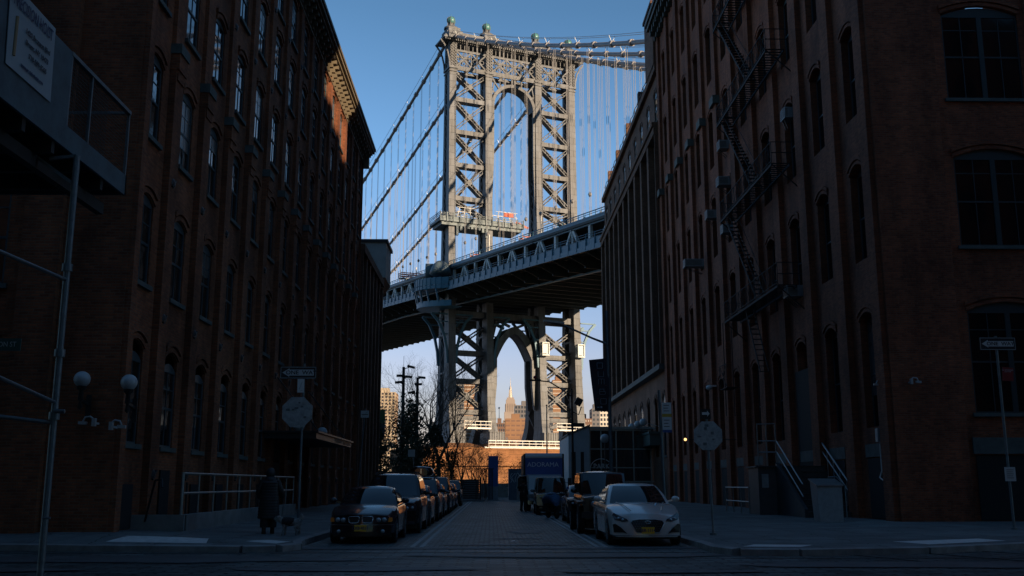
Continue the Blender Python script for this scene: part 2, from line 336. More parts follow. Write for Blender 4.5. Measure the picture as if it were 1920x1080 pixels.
def window_proto(w,h,rise,kind='sash',gl=None):
    """window as parts: frame mesh (the part itself), pane and sill children; local x along the wall, +y outwards, origin at sill centre on the wall face"""
    m=MB(); d0,d1=-.098,-.045; a=.065
    m.box(-w/2,-w/2+a,d0,d1,0,h-rise); m.box(w/2-a,w/2,d0,d1,0,h-rise); m.box(-w/2,w/2,d0,d1,0,a)
    n=8; P=lambda x:(h-rise*(x/(w/2))**2)
    for k in range(n):
        xa,xb=-w/2+w*k/n,-w/2+w*(k+1)/n
        m.add([(xa,d0,h-rise-a),(xb,d0,h-rise-a),(xb,d0,P(xb)),(xa,d0,P(xa)),(xa,d1,h-rise-a),(xb,d1,h-rise-a),(xb,d1,P(xb)),(xa,d1,P(xa))],
          [(0,3,2,1),(4,5,6,7),(0,1,5,4),(2,3,7,6)])
    mid=(h-rise)*.5
    m.box(-w/2,w/2,d0+.01,d1-.005,mid-.035,mid+.035)
    if kind=='sash':
        m.box(-.018,.018,d0+.01,d1-.012,mid,h-rise); m.box(-w/2,w/2,d0+.01,d1-.015,mid+(h-rise-mid)*.5-.015,mid+(h-rise-mid)*.5+.015)
        m.box(-.018,.018,d0+.005,d1-.02,0,mid)
    elif kind=='wide':
        m.box(-.1,.1,d0,d1+.01,0,h-rise)
        for x in(-w/4,w/4): m.box(x-.018,x+.018,d0+.01,d1-.012,0,h-rise)
        m.box(-w/2,w/2,d0+.01,d1-.015,h*.75-.02,h*.75+.02)
    elif kind=='dark':
        m.box(-.02,.02,d0+.01,d1-.012,0,h-rise)
    f=m.build('window',FRAMED if (kind=='wide' and w>3) else FRAMEM)
    g=MB(); 
    g.quad((-w/2+.03,-.074,mid),(w/2-.03,-.072,mid),(w/2-.03,-.075,h-rise),(-w/2+.03,-.077,h-rise))
    g.quad((-w/2+.03,-.084,.03),(w/2-.03,-.086,.03),(w/2-.03,-.085,mid),(-w/2+.03,-.082,mid))
    g.f=[fc[::-1] for fc in g.f]; p=g.build('pane',gl or GLASS,f,recalc=False); f['_w']=w; f['_h']=h-rise; f['_m']=mid
    s=MB(); s.box(-w/2-.12,w/2+.12,-.098,.1,-.13,-.001); s.build('sill',STONE,f)
    return f
WR=random.Random(11)
def put_windows(root,proto,O,ud,nd,us,vs,world,first,drop=True):
    """copies of proto at every (u,v); returns nothing; first: use proto itself once"""
    ud=Vector(ud);nd=Vector(nd); rz=math.atan2(nd.y,nd.x)-PI/2
    for u in us:
        for v in vs:
            o=copy_tree(proto,root)
            p=Vector(O)+ud*u+Vector((0,0,v)); o.location=p-Vector(world); o.rotation_euler=(0,0,rz)
            W_,H_,M_=o['_w'],o['_h'],o['_m']
            for k_ in('_w','_h','_m'):
                if o is not proto: del o[k_]
            if WR.random()<.34 and PI>0:
                b=MB(); zt=H_; zb2=WR.choice((M_+(H_-M_)*.5,M_,M_+(H_-M_)*.25,H_*.3)); b.quad((W_/2-.06,-.066,zb2),(-W_/2+.06,-.066,zb2),(-W_/2+.06,-.066,zt),(W_/2-.06,-.066,zt)); b.build('window_blind',BLIND,o,recalc=False)
_pw=put_windows
def put_windows(root,proto,*a):
    _pw(root,proto,*a)
    for c in list(proto.children): bpy.data.objects.remove(c)
    bpy.data.objects.remove(proto)
# ---- left warehouse
LX=-9.5; LB=(LX,25.56,0.)
left=thing('brick_warehouse','long dark red brick warehouse with tall arched windows and a bracketed golden cornice','building',LB)
rowsL=[(2.55,5.32,.22),(6.87,9.34,.2),(10.97,13.42,.2),(15.05,17.42,.2),(18.75,21.08,.2),(22.1,24.3,.2)]
colsL=[26.62-25.56+.0+3.0*k for k in range(15)]
w=MB(); LLEN=44.3
opening_wall(w,(LX,25.56,0),(0,1,0),(1,0,0),0,LLEN,0,25.1,[(u,1.18) for u in colsL],rowsL)
# pilasters with stepped heads
for k in range(-1,15):
    u=25.56+colsL[0]+3.0*k+1.5
    if k==-1: w.box(LX,LX+.16,25.58,25.56+.4,0,25.1); continue
    for z0,z1,d,hw in((0,14.05,.20,.36),(14.05,25.1,.13,.36)):
        w.box(LX-.02,LX+d,u-hw,min(u+hw,25.56+LLEN-.002),z0,z1)
# near gable (faces the crossing)
fr=[(LX-4.3,2.3),(LX-8.2,2.3),(LX-12.1,2.3),(LX-16,2.3)]
opening_wall(w,(LX-30,25.56,0),(1,0,0),(0,-1,0),0,30,0,25.1,[(x+30-LX,wd) for x,wd in fr],[(1.0,5.2,.3),(6.6,9.5,.25),(10.9,13.6,.25),(15,17.6,.25),(18.75,21.08,.2),(22.1,24.3,.2)])
for x in(LX-2.2,LX-6.2,LX-10.2): w.box(x-.5,x+.5,25.36,25.57,0,25.1)
w.quad((LX,25.56+LLEN,0),(LX-30,25.56+LLEN,0),(LX-30,25.56+LLEN,25.1),(LX,25.56+LLEN,25.1))
w.quad((LX-30,25.56,0),(LX-30,25.56+LLEN,0),(LX-30,25.56+LLEN,25.1),(LX-30,25.56,25.1))
w.quad((LX,25.56,25.1),(LX-30,25.56,25.1),(LX-30,25.56+LLEN,25.1),(LX,25.56+LLEN,25.1))
w.build('wall',BRICK_L,left,world=LB,recalc=False)
b=MB(); w2_=MB()
for k in range(0,15):
    u=25.56+colsL[0]+3.0*k+1.5
    if u>69.4: continue
    b=MB(); b.box(LX+.0,LX+.33,u-.4,u+.4,14.0,14.3); b.build('stone_impost',STONE,left,world=LB)
    w2_=MB(); w2_.box(LX,LX+.28,u-.37,u+.37,13.5,14.0); w2_.box(LX,LX+.24,u-.3,u+.3,13.2,13.5); w2_.build('brick_corbel',BRICK_L,left,world=LB)
b=MB()
for k in range(0,14):
    u=25.56+colsL[0]+3.0*k+1.5
    for z in(1.75,6.1,10.1,17.9,21.6):
        b=MB(); b.lathe((LX+.20 if z<14 else LX+.13,u,z),[(.001,.06),(.09,.05),(.16,.0)],8,axis='X')
        b.beam((LX+.23 if z<14 else LX+.15,u-.14,z-.12),(LX+.23 if z<14 else LX+.15,u+.14,z+.12),.05,.05)
        b.build('iron_anchor_plate',DARKIRON,left,world=LB)
c=MB(); Y0,Y1=25.56,25.56+LLEN
c.box(LX-.1,LX+.92,Y0-.9,Y1+.75,25.62,25.8); c.box(LX-.1,LX+.84,Y0-.8,Y1+.66,25.42,25.62); c.box(LX-.1,LX+.7,Y0-.66,Y1+.5,25.25,25.42)
c.box(LX-30,LX+.05,Y0-.9,Y0+.02,25.3,25.8); c.box(LX-30,LX+.3,Y0-.05,Y1+.3,25.1,25.25)
c.box(LX,LX+.16,Y0,Y1,24.5,24.62)
n=int(LLEN/.75)
for k in range(n+1):
    y=Y0+.2+k*.75
    c.box(LX,LX+.62,y-.11,y+.11,25.02,25.25); c.box(LX,LX+.42,y-.11,y+.11,24.82,25.02); c.box(LX,LX+.24,y-.11,y+.11,24.62,24.82)
for k in range(3): c.box(LX-.2-k*.4,LX-.05-k*.4,Y1,Y1+.5,24.7,25.25)
c.box(LX-.2,LX+.5,Y1-.1,Y1+.36,24.2,25.25)
c.build('cornice',CORN,left,world=LB)
wp=window_proto(1.18,2.45,.2)
put_windows(left,wp,(LX,25.56,0),(0,1,0),(1,0,0),colsL,[r[0] for r in rowsL[:3]]+[rowsL[3][0]],LB,True)
wp2=window_proto(1.18,2.26,.2)
put_windows(left,wp2,(LX,25.56,0),(0,1,0),(1,0,0),colsL,[rowsL[4][0],rowsL[5][0]-.04],LB,True)
wp3=window_proto(2.3,2.75,.25,'wide')
put_windows(left,wp3,(LX-30,25.56,0),(1,0,0),(0,-1,0),[x+30-LX for x,_ in fr[:2]],[6.6,10.9,15.],LB,True)
wp4=window_proto(2.3,4.2,.3,'wide')
put_windows(left,wp4,(LX-30,25.56,0),(1,0,0),(0,-1,0),[x+30-LX for x,_ in fr[:2]],[1.0],LB,True)
# basement openings and side door
b=MB()
for k in range(0,14,1):
    u=25.56+colsL[0]+3.0*k
    b=MB(); b.box(LX+.012,LX+.05,u-.42,u+.42,.36,1.5 if k!=1 else 1.9); b.build('basement_shutter',mat('basement_black',(.012,.014,.015),.9),left,world=LB)
b=MB(); b.tube([(LX+1.15,26.0,1.42),(LX+1.1,26.1,1.62),(LX+.9,26.2,1.6),(LX+.35,27.2,.45)],.03,6); b.cyl((LX+1.0,28.6,.3),(LX+1.0,28.6,1.55),.028)
b.build('stair_handrail',DARKIRON,left,world=LB)
# entrance canopy
cn=MB(); cn.box(LX,LX+2.2,42.2,52.8,3.38,3.62); cn.box(LX,LX+2.3,42.1,52.9,3.62,3.7)
for y in(43.5,51.5): cn.beam((LX+.1,y,6.2),(LX+2.1,y,3.7),.05,.05)
can=cn.build('entrance_canopy',mat('canopy_dark_steel',(.03,.035,.04),.45,metal=.4),left,world=LB)
l=MB(); 
for y in(47.3,50.1): l.box(LX+2.2,LX+2.215,y,y+2.3,3.44,3.6)
l.build('canopy_fascia_panel',mat('aged_cream_panel',(.20,.18,.14),.6,noise=(5,.4)),can,world=LB)
cs=MB(); cs.box(LX+.015,LX+.1,43.5,45.2,.34,3.3); cs.build('entrance_door',MATT,left,world=LB)
for y,zg in((43.6,3.98),(49.6,4.0)):
    gg=MB(); gg.ball((LX+1.2,y,zg),.26,16); gg.build('globe_lamp',mat('opal_globe',(.40,.44,.46),.3),left,world=LB)
# ---- second, lower left building with pilasters
L2=(LX,69.95,0)
low=thing('lower_brick_building','narrow lower brick building with thin pilasters past the far end of the left warehouse','building',L2)
w=MB(); opening_wall(w,(LX,69.9,0),(0,1,0),(1,0,0),0,13.2,0,18.4,[(1.1+2.2*k,1.0) for k in range(6)],[(1.2,4.6,.0),(6,9,.0),(10.2,12.9,0),(14.1,16.6,0)],hood=False)
for k in range(7): w.box(LX-.02,LX+.3,69.95+2.2*k-.3 if k else 69.96,69.95+2.2*k+.3,0,17.9-k*.02)
w.box(LX-.05,LX+.4,69.96,83.1,17.9,18.5)
w.quad((LX,83.1,0),(LX-20,83.1,0),(LX-20,83.1,18.4),(LX,83.1,18.4)); w.quad((LX,69.9,18.4),(LX-20,69.9,18.4),(LX-20,83.1,18.4),(LX,83.1,18.4))
w.build('wall',BRICK_F,low,world=L2,recalc=False)
wq=window_proto(1.,2.7,.0,'dark'); put_windows(low,wq,(LX,69.9,0),(0,1,0),(1,0,0),[1.1+2.2*k for k in range(6)],[1.3,6.05,10.2,14.0],L2,True)
gb=(-10.4,84.6,18.7)
hb=thing('bulkhead_tower','pale grey overhanging rooftop bulkhead with a flat cap beyond the left warehouse','building',(-10.6,86,0))
w=MB(); w.box(-13,-9.1,83.8,88,18.9,22.0); w.build('upper_box',mat('pale_render',(.42,.42,.39),.8,noise=(1,.4),bump=(8,.2,.01)),hb,world=(-10.6,86,0))
w=MB(); w.box(-13.1,-8.95,83.65,88.2,22.0,22.25); w.build('roof_cap',DARKIRON,hb,world=(-10.6,86,0))
w=MB(); w.add([(-13,83.8,18.9),(-9.1,83.8,18.9),(-9.1,88,18.9),(-13,88,18.9),(-13,84.4,17.6),(-10.0,84.4,17.6),(-10.0,88,17.6),(-13,88,17.6)],[(0,1,2,3),(4,5,6,7),(0,1,5,4),(1,2,6,5),(2,3,7,6),(3,0,4,7)])
w.box(-13,-10.0,84.4,88,0,17.6); w.build('shaft',BRICK_F,hb,world=(-10.6,86,0))
# ---- right corner warehouse
RX=15.0; RB=(RX,36.9,0)
right=thing('corner_brick_warehouse','tall dark red brick corner warehouse on the right carrying the iron fire escape','building',RB)
rowsR=[(3.7,8.25,.3),(10.4,14.4,.3),(16.45,20.45,.3),(22.6,26.5,.3),(28.7,32.7,.3),(34.9,38.7,.3)]
colsR=[39.0-36.9+4.25*k for k in range(11)]
w=MB(); RLEN=47.3
opening_wall(w,(RX,36.9,0),(0,1,0),(-1,0,0),0,RLEN,0,42,[(u,1.5) for u in colsR],rowsR,rec=.36)
for k in range(-1,11):
    u=36.9+colsR[0]+4.25*k+2.12
    if k==-1: w.box(RX-.28,RX,36.92,37.75,0,42); continue
    w.box(RX-.26,RX+.02,u-.52,min(u+.52,36.9+RLEN-.002),0,26.2 if k>4 else 42); 
    if k>4: w.box(RX-.22,RX+.02,u-.48,min(u+.48,36.9+RLEN-.004),26.2,42)
frR=[(4.6,3.1),(10.6,3.1),(16.6,3.1)]
opening_wall(w,(RX,36.9,0),(1,0,0),(0,-1,0),0,40,0,42,frR,[(4.1,8.3,.35),(10.5,14.4,.35),(16.45,20.45,.35),(22.6,26.5,.3),(28.7,32.7,.3)])
w.box(RX-.1,RX+2.6,36.72,36.9,0,42); w.box(RX+6.4,RX+8.2,36.72,36.9,0,42)
w.quad((RX,36.9+RLEN,0),(RX+26,36.9+RLEN,0),(RX+26,36.9+RLEN,42),(RX,36.9+RLEN,42))
w.quad((RX,36.9,42),(RX+26,36.9,42),(RX+26,36.9+RLEN,42),(RX,36.9+RLEN,42)); w.quad((RX+40,36.9,0),(RX+26,36.9+RLEN,0),(RX+26,36.9+RLEN,42),(RX+40,36.9,42))
w.build('wall',BRICK_R,right,world=RB,recalc=False)
c=MB(); c.box(RX-1.1,RX,36,36.9+RLEN+.4,42.4,42.8); c.box(RX-.95,RX,36,36.9+RLEN+.3,42.,42.4)
for k in range(50): c.box(RX-.75,RX,37+k*.95,37.3+k*.95,41.3,42.0); c.box(RX-.4,RX,37+k*.95,37.3+k*.95,40.8,41.3)
c.build('cornice',mat('cornice_dark_green',(.05,.06,.05),.6,noise=(3,.5)),right,world=RB)
b=MB()
for k in range(0,11):
    u=36.9+colsR[0]+4.25*k
    b=MB(); b.box(RX-.05,RX-.002,u-.95,u+.95,2.55,3.05); b.build('stone_lintel',STONE,right,world=RB)
    if k>4: b=MB(); b.box(RX-.46,RX,u+1.55,u+2.69,26.2,26.75); b.build('stone_impost',STONE,right,world=RB)
b=MB(); b.box(RX+2.8,RX+6.3,36.8,36.898,2.6,3.2); b.build('stone_lintel',STONE,right,world=RB)
for k in range(0,11):
    b=MB(); u=36.9+colsR[0]+4.25*k; b.box(RX-.03,RX-.004,u-.8,u+.8,.2,2.5); b.build('basement_opening',MATS['basement_black'],right,world=RB)
b=MB(); b.box(RX+2.9,RX+6.2,36.86,36.894,.2,2.55)
b.build('basement_opening',MATS['basement_black'],right,world=RB)
wr=window_proto(1.5,4.0,.3,'dark',GLASSR); put_windows(right,wr,(RX+.25,36.9,0),(0,1,0),(-1,0,0),colsR,[10.4,16.45,22.5,28.7],RB,True)
wr=window_proto(1.5,4.55,.3,'dark',GLASSR); put_windows(right,wr,(RX+.25,36.9,0),(0,1,0),(-1,0,0),[u for i,u in enumerate(colsR) if i!=2],[3.7],RB,True)
wr=window_proto(1.5,3.8,.3,'sash',GLASSR); put_windows(right,wr,(RX+.25,36.9,0),(0,1,0),(-1,0,0),colsR[5:],[34.9],RB,True)
wr=window_proto(3.1,3.9,.35,'wide',GLASSR); put_windows(right,wr,(RX,36.9,0),(1,0,0),(0,-1,0),[4.6,10.6],[10.5,16.5],RB,True)
wr=window_proto(3.1,4.2,.35,'wide',GLASSR); put_windows(right,wr,(RX,36.9,0),(1,0,0),(0,-1,0),[4.6,10.6],[4.1],RB,True)
# door recess with stair behind the stoop
d=MB(); d.box(RX-.02,RX+.25,46.3,48.7,2.2,6.9); d.build('entrance_door',MATT,right,world=RB)
# fire escape
fe=MB(); IR=MB()
XO=13.75; levels=[10.9,17.0,23.0,29.2,35.4]
for li,z in enumerate(levels):
    ya,yb=46.6,57.6
    for x in(XO,RX-.35): fe.box(x-.03,x+.03,ya,yb,z-.12,z)
    for k in range(34): fe.box(XO,RX-.3,ya+k*(yb-ya)/34,ya+k*(yb-ya)/34+.07,z-.02,z+.02)
    for y in(ya,yb):
        for zz in(z+.55,z+1.1): fe.beam((XO,y,zz),(RX,y,zz),.035,.035)
        for k in range(5): x=XO+k*(RX-XO)/5; fe.beam((x,y,z),(x,y,z+1.1),.02,.02)
        fe.beam((XO,y,z-.05),(RX,y,z-1.2),.05,.05)
    for zz in(z+.12,z+1.1): fe.beam((XO,ya,zz),(XO,yb,zz),.04,.04)
    n=13
    for k in range(n+1):
        y=ya+(yb-ya)*k/n; fe.beam((XO,y,z),(XO,y,z+1.1),.03,.03)
        if k<n:
            y2=ya+(yb-ya)*(k+1)/n
            fe.beam((XO,y,z+.12),(XO,y2,z+1.1),.018,.018); fe.beam((XO,y2,z+.12),(XO,y,z+1.1),.018,.018)
    if li<len(levels)-1:
        zt=levels[li+1]; y0,y1=50.8,57.0      # bottom near, top far
        for x in(XO+.12,XO+.62):
            fe.beam((x,y0,z),(x,y1,zt),.03,.11); fe.beam((x,y0,z+.85),(x,y1,zt+.85),.03,.03)
        for k in range(20):
            t=k/20; fe.box(XO+.12,XO+.62,y0+(y1-y0)*t-.12,y0+(y1-y0)*t+.12,z+(zt-z)*t+.1,z+(zt-z)*t+.13)
z=levels[0]
for x in(XO+.15,XO+.6): fe.beam((x,51,7.2),(x,53.4,z),.04,.1)
for k in range(12): t=k/12; fe.box(XO+.15,XO+.6,51+2.4*t-.08,51+2.4*t+.08,7.2+(z-7.2)*t,7.23+(z-7.2)*t)
for x in(XO,XO+.5): fe.cyl((x,58.2,5.4),(x,58.2,10.9),.025)
fe.box(XO-.05,XO+.6,57.6,59.2,7.0,7.05)
for y in(57.6,58.4,59.2): fe.beam((XO-.05,y,7.05),(XO-.05,y,8.4),.03,.03)
fe.beam((XO-.05,57.6,8.4),(XO-.05,59.2,8.4),.04,.04); fe.beam((XO-.05,57.6,7.05),(XO-.05,59.2,8.4),.025,.025); fe.beam((XO-.05,59.2,7.05),(XO-.05,57.6,8.4),.025,.025)
fe.build('fire_escape',mat('fire_escape_paint',(.010,.014,.017),.8,noise=(5,.5)),right,world=RB)
# ---- right far warehouse (long pilasters, band, arched ground floor)
FX=15.0; FB=(FX,84.2,0)
far=thing('long_pilaster_warehouse','grey brown brick warehouse with long thin pilasters further down the right side','building',FB)
w=MB(); FL=43.6; colsF=[86.1-84.2+4.36*k for k in range(10)]
opening_wall(w,(FX,84.2,0),(0,1,0),(-1,0,0),0,FL,0,11.1,[(u,1.5) for u in colsF],[(3.9,9.2,.6)],hood=True)
opening_wall(w,(FX,84.2,0),(0,1,0),(-1,0,0),0,FL,11.1,33.4,[(u,2.3) for u in colsF],[(12.0,16.,0),(17.1,21,0),(22.1,26,0),(27.2,31.6,.0)],hood=False,rec=.55)
opening_wall(w,(FX,84.2,0),(0,1,0),(-1,0,0),0,FL,33.4,38.3,[(u,1.5) for u in colsF],[(33.9,36.9,.5)],hood=True)
for k in range(11):
    y=84.2+1.9+4.36*(k-.5)
    w.box(FX-.55,FX,max(84.22,y-.45),min(y+.45,84.2+FL),11.6,32.2)
w.box(FX-.6,FX,84.25,84.2+FL,32.2,32.9); w.box(FX-.75,FX,84.25,84.2+FL,32.9,33.3); w.box(FX-.35,FX+.3,84.25,84.2+FL,38.3,38.9)
w.box(FX-.42,FX+9,84.25,88.9,38.9,44.8); w.box(FX-.55,FX+9,84.25,89.1,44.8,45.1)
for y in(95,104,113,121): w.box(FX-.2,FX+.5,y,y+.7,38.9,40.6)
w.quad((FX,84.2+FL,0),(FX+28,84.2+FL,0),(FX+28,84.2+FL,38.6),(FX,84.2+FL,38.6)); w.quad((FX,84.2,38.3),(FX+28,84.2,38.3),(FX+28,84.2+FL,38.3),(FX,84.2+FL,38.3)); w.quad((FX+28,84.2,0),(FX+28,84.2+FL,0),(FX+28,84.2+FL,38.3),(FX+28,84.2,38.3))
w.build('wall',BRICK_F,far,world=FB,recalc=False)
b=MB(); b.box(FX-.7,FX,84.25,84.2+FL,11.15,11.6); b.build('stone_band',STONE,far,world=FB)
b=MB(); b.tube([(FX-.1,89+k*.5,39.9+.12*math.sin(k*1.1)) for k in range(76)],.04,5)
for k in range(13): b.cyl((FX-.1,89.4+k*3,38.9),(FX-.1,89.4+k*3,39.95),.04)
b.build('roof_railing',DARKIRON,far,world=FB)
wf=window_proto(1.5,5.3,.6,'dark'); put_windows(far,wf,(FX,84.2,0),(0,1,0),(-1,0,0),[u for i,u in enumerate(colsF) if i not in(1,2)],[3.9],FB,True)
wf=window_proto(2.3,4.0,.0,'wide'); 
put_windows(far,wf,(FX+.45,84.2,0),(0,1,0),(-1,0,0),colsF,[12,17.1,22.1,27.25],FB,True)
wf=window_proto(1.5,3.,.5,'dark'); put_windows(far,wf,(FX,84.2,0),(0,1,0),(-1,0,0),colsF,[33.9],FB,True)
b=MB(); b.box(FX-.9,FX,89.0,96.2,4.9,5.9); b.box(FX-1.0,FX,88.8,96.4,5.9,6.1); b.build('shop_fascia',mat('fascia_green',(.08,.12,.11),.5),far,world=FB)
for i,(px,py,Y) in enumerate([(1190,808,97),(1204,804,93),(1217,802,89.6)]):
    gg=MB(); c=Vector((FX-1.5,Y-1,6.9)); gg.ball(c,.34,16); gg.beam(c,(FX,Y-1,6.5),.05,.05); gg.build('globe_lamp',MATS['opal_globe'],far,world=FB)
# ---- unseen blocks added behind the camera to shade the crossing and left facade
def back_block(label,x0,x1,y0,y1,z,m):
    B=((x0+x1)/2,(y0+y1)/2,0); t=thing('unseen_brick_block',label,'building',B); w=MB()
    cols=[(2.5+4*k,1.5) for k in range(int((x1-x0)/4)-1)]; rows=[(3+4.2*k,5.6+4.2*k,.2) for k in range(int(z/4.2)-1)]
    opening_wall(w,(x1,y1,0),(-1,0,0),(0,1,0),0,x1-x0,0,z,cols,rows,hood=False)
    w.quad((x0,y0,0),(x1,y0,0),(x1,y0,z),(x0,y0,z)); w.quad((x0,y0,0),(x0,y1,0),(x0,y1,z),(x0,y0,z)); w.quad((x1,y0,0),(x1,y1,0),(x1,y1,z),(x1,y0,z)); w.quad((x0,y0,z),(x1,y0,z),(x1,y1,z),(x0,y1,z))
    w.build('wall',m,t,world=B,recalc=False)
    w=MB(); w.box(x0-.3,x1+.3,y0-.3,y1+.3,z,z+.5); w.build('roof',STONE,t,world=B)
    return t
back_block('unseen brick block added for shade behind the viewer at the right corner of the crossing',15,37,-60,6,40,BRICK_R)
back_block('broad unseen brick block added for shade behind the viewer further along the cross street to the right',37.4,80,-60,6,35.0,BRICK_F)
back_block('unseen brick block added for shade behind the viewer to the left of the street',-60,-9.8,-60,6,27,BRICK_L)
# ================================================================ suspension bridge
TH=R(22.7); BU=Vector((math.cos(TH),math.sin(TH),0)); BV=Vector((math.sin(TH),-math.cos(TH),0)); B0=Vector((-9.25,207.05,0))
def T(t,s,z): return B0+BU*t+BV*s+Vector((0,0,z))
TC=[0.,8.53,20.72,29.26]
bridge=thing('suspension_bridge','steel suspension bridge with an arched openwork tower and a trussed double deck','bridge',B0)
BW=tuple(B0)
def bb(m,p,q,w,h,side=None,**k): m.beam(T(*p),T(*q),w,h,side=side if side is not None else BU,**k)
def tbox(m,t0,t1,s0,s1,z0,z1):
    vs=[T(a,b,c) for c in(z0,z1) for a,b in((t0,s0),(t1,s0),(t1,s1),(t0,s1))]
    m.add(vs,[(0,3,2,1),(4,5,6,7),(0,1,5,4),(1,2,6,5),(2,3,7,6),(3,0,4,7)])
def hd(z):  # half depth of a column along the deck
    pts=[(9.5,6.6),(11,5.4),(14,4.3),(18,3.8),(24,3.4),(40,2.7),(60,2.1),(85,1.7),(102,1.6)]
    for (a,b),(c,d) in zip(pts,pts[1:]):
        if z<=c: return b+(d-b)*max(0,(z-a))/(c-a)
    return 1.6
def hw(z): 
    return .78+max(0,(24-z))*.012+max(0,13-z)*.14
tower=bpy.data.objects.new('tower',None); COL.objects.link(tower); tower.parent=bridge
for t in TC:
    c=MB(); zs=[9.5,10.2,11,12.5,14,16,18,21,24,32,40,50,60,72,85,91.5,97,100.3]
    # front and rear boxes of the column with an open laced panel between
    for sgn in(1,-1):
        rings=[]
        for z in zs:
            a=hd(z); f0,f1=(.12*a,a) if sgn>0 else (-a,-.55*a); w_=hw(z)
            rings.append([T(t-w_,f0,z),T(t+w_,f0,z),T(t+w_,f1,z),T(t-w_,f1,z)])
        c.loft(rings)
    for sgn in(1,):
        rings=[[T(t+hw(z)-.14,-.56*hd(z),z),T(t+hw(z)-.02,-.56*hd(z),z),T(t+hw(z)-.02,.13*hd(z),z),T(t+hw(z)-.14,.13*hd(z),z)] for z in zs]; c.loft(rings)
    z=13.; k=0
    while z<98:
        a=hd(z); dz=a*.7
        p,q=(-.56*a,.13*a) if k%2 else (.13*a,-.56*a)
        c.beam(T(t-hw(z)+.05,p,z),T(t-hw(z)+.05,q,z+dz),.12,.16,side=BU); z+=dz; k+=1
    for z in(24,32,40,47): tbox(c,t-hw(z)-.06,t+hw(z)+.06,-hd(z)-.05,hd(z)+.05,z,z+.35)
    c.build('tower_column',STEELW,tower,world=BW)
    c=MB()   # foot casting and stone plinth
    tbox(c,t-2.1,t+2.1,-7.6,7.6,8.6,9.6); tbox(c,t-1.7,t+1.7,5.4,7.0,9.6,12.0)
    for k in range(7): tbox(c,t-1.7+k*.54,t-1.6+k*.54,7.0,7.12,9.7,12)
    c.build('column_foot',STEELW,tower,world=BW)
    # finial: pedestal, neck and green ball
    c=MB(); tbox(c,t-1.35,t+1.35,-2.3,2.3,97.6,100.6); tbox(c,t-1.0,t+1.0,-1.1,1.1,100.6,101.4)
    c.lathe(T(t,0,0),[(1.6,100.9),(1.6,101.3),(.85,101.4),(.6,101.7),(.5,102.1),(.75,102.4)],12)
    for k in range(6):
        an=k*PI/3; c.beam(T(t+.9*math.cos(an),.9*math.sin(an),101.4),T(t+.75*math.cos(an),.75*math.sin(an),102.6),.14,.14)
        c.tube([T(t+1.02*math.cos(an)*math.cos(e),1.02*math.sin(an)*math.cos(e),103.1+1.02*math.sin(e)) for e in[-1.2+i*.34 for i in range(8)]],.06,4)
    p=c.build('finial_pedestal',STEELW,tower,world=BW)
    c=MB(); c.ball(T(t,0,103.1),.98,18); c.cyl(T(t,0,104),T(t,0,104.7),.07,.02,6); c.build('finial_ball',COPPER,tower,world=BW)
# bracing bays: X panels and struts
for bi,(a,b) in enumerate(((0,1),(2,3))):
    t0,t1=TC[a]+.8,TC[b]-.8
    lv=[91.0,84.4,76.9,69.4,61.9,57.6]
    low=[34.5,28.5,22.6,16.2]
    br=MB()
    for s0 in(.35,):
        for zz in lv[1:5]+low[1:]: bb(br,(t0-.1,s0,zz),(t1+.1,s0,zz),1.0,1.9,side=(0,0,1))
        for pz,qz in list(zip(lv,lv[1:]))+list(zip(low,low[1:])):
            pz2=pz-.55; qz2=qz+.55
            for (p,q) in(((t0,pz2),(t1,qz2)),((t1,pz2),(t0,qz2))):
                dx=Vector((q[0]-p[0],0,q[1]-p[1])).normalized(); nn=Vector((-dx.z,0,dx.x))*.3
                if p[0]<q[0] or True:
                    for sg in(1,-1):
                        bb(br,(p[0]+nn.x*sg,s0,p[1]+nn.z*sg),(q[0]+nn.x*sg,s0,q[1]+nn.z*sg),1.5,.17,side=BV)
                    L_=9
                    for k in range(L_):
                        u,v=k/L_,(k+1)/L_; sg=1 if k%2 else -1
                        pa=(p[0]+(q[0]-p[0])*u+nn.x*sg,s0+.72,p[1]+(q[1]-p[1])*u+nn.z*sg); pb=(p[0]+(q[0]-p[0])*v-nn.x*sg,s0+.72,p[1]+(q[1]-p[1])*v-nn.z*sg)
                        bb(br,pa,pb,.06,.09,side=BV)
            cz=(pz2+qz2)/2; ct=(t0+t1)/2
            br.plate([T(ct-.75,s0+.82,cz),T(ct-.1,s0+.82,cz-.7),T(ct+.1,s0+.82,cz-.7),T(ct+.75,s0+.82,cz),T(ct+.1,s0+.82,cz+.7),T(ct-.1,s0+.82,cz+.7)],.1)
    br.build('cross_bracing',STEELW,tower,world=BW); br=MB()
    for s0 in(1.2,):
        bb(br,(t0-.2,s0,14.9),(t1+.2,s0,14.9),.9,.6,side=(0,0,1))
        bb(br,(t0,s0,12.2),((t0+t1)/2,s0,14.0),.8,.6,side=(0,0,1)); bb(br,(t1,s0,12.2),((t0+t1)/2,s0,14.0),.8,.6,side=(0,0,1))
    br.build('knee_brace',STEELW,tower,world=BW)
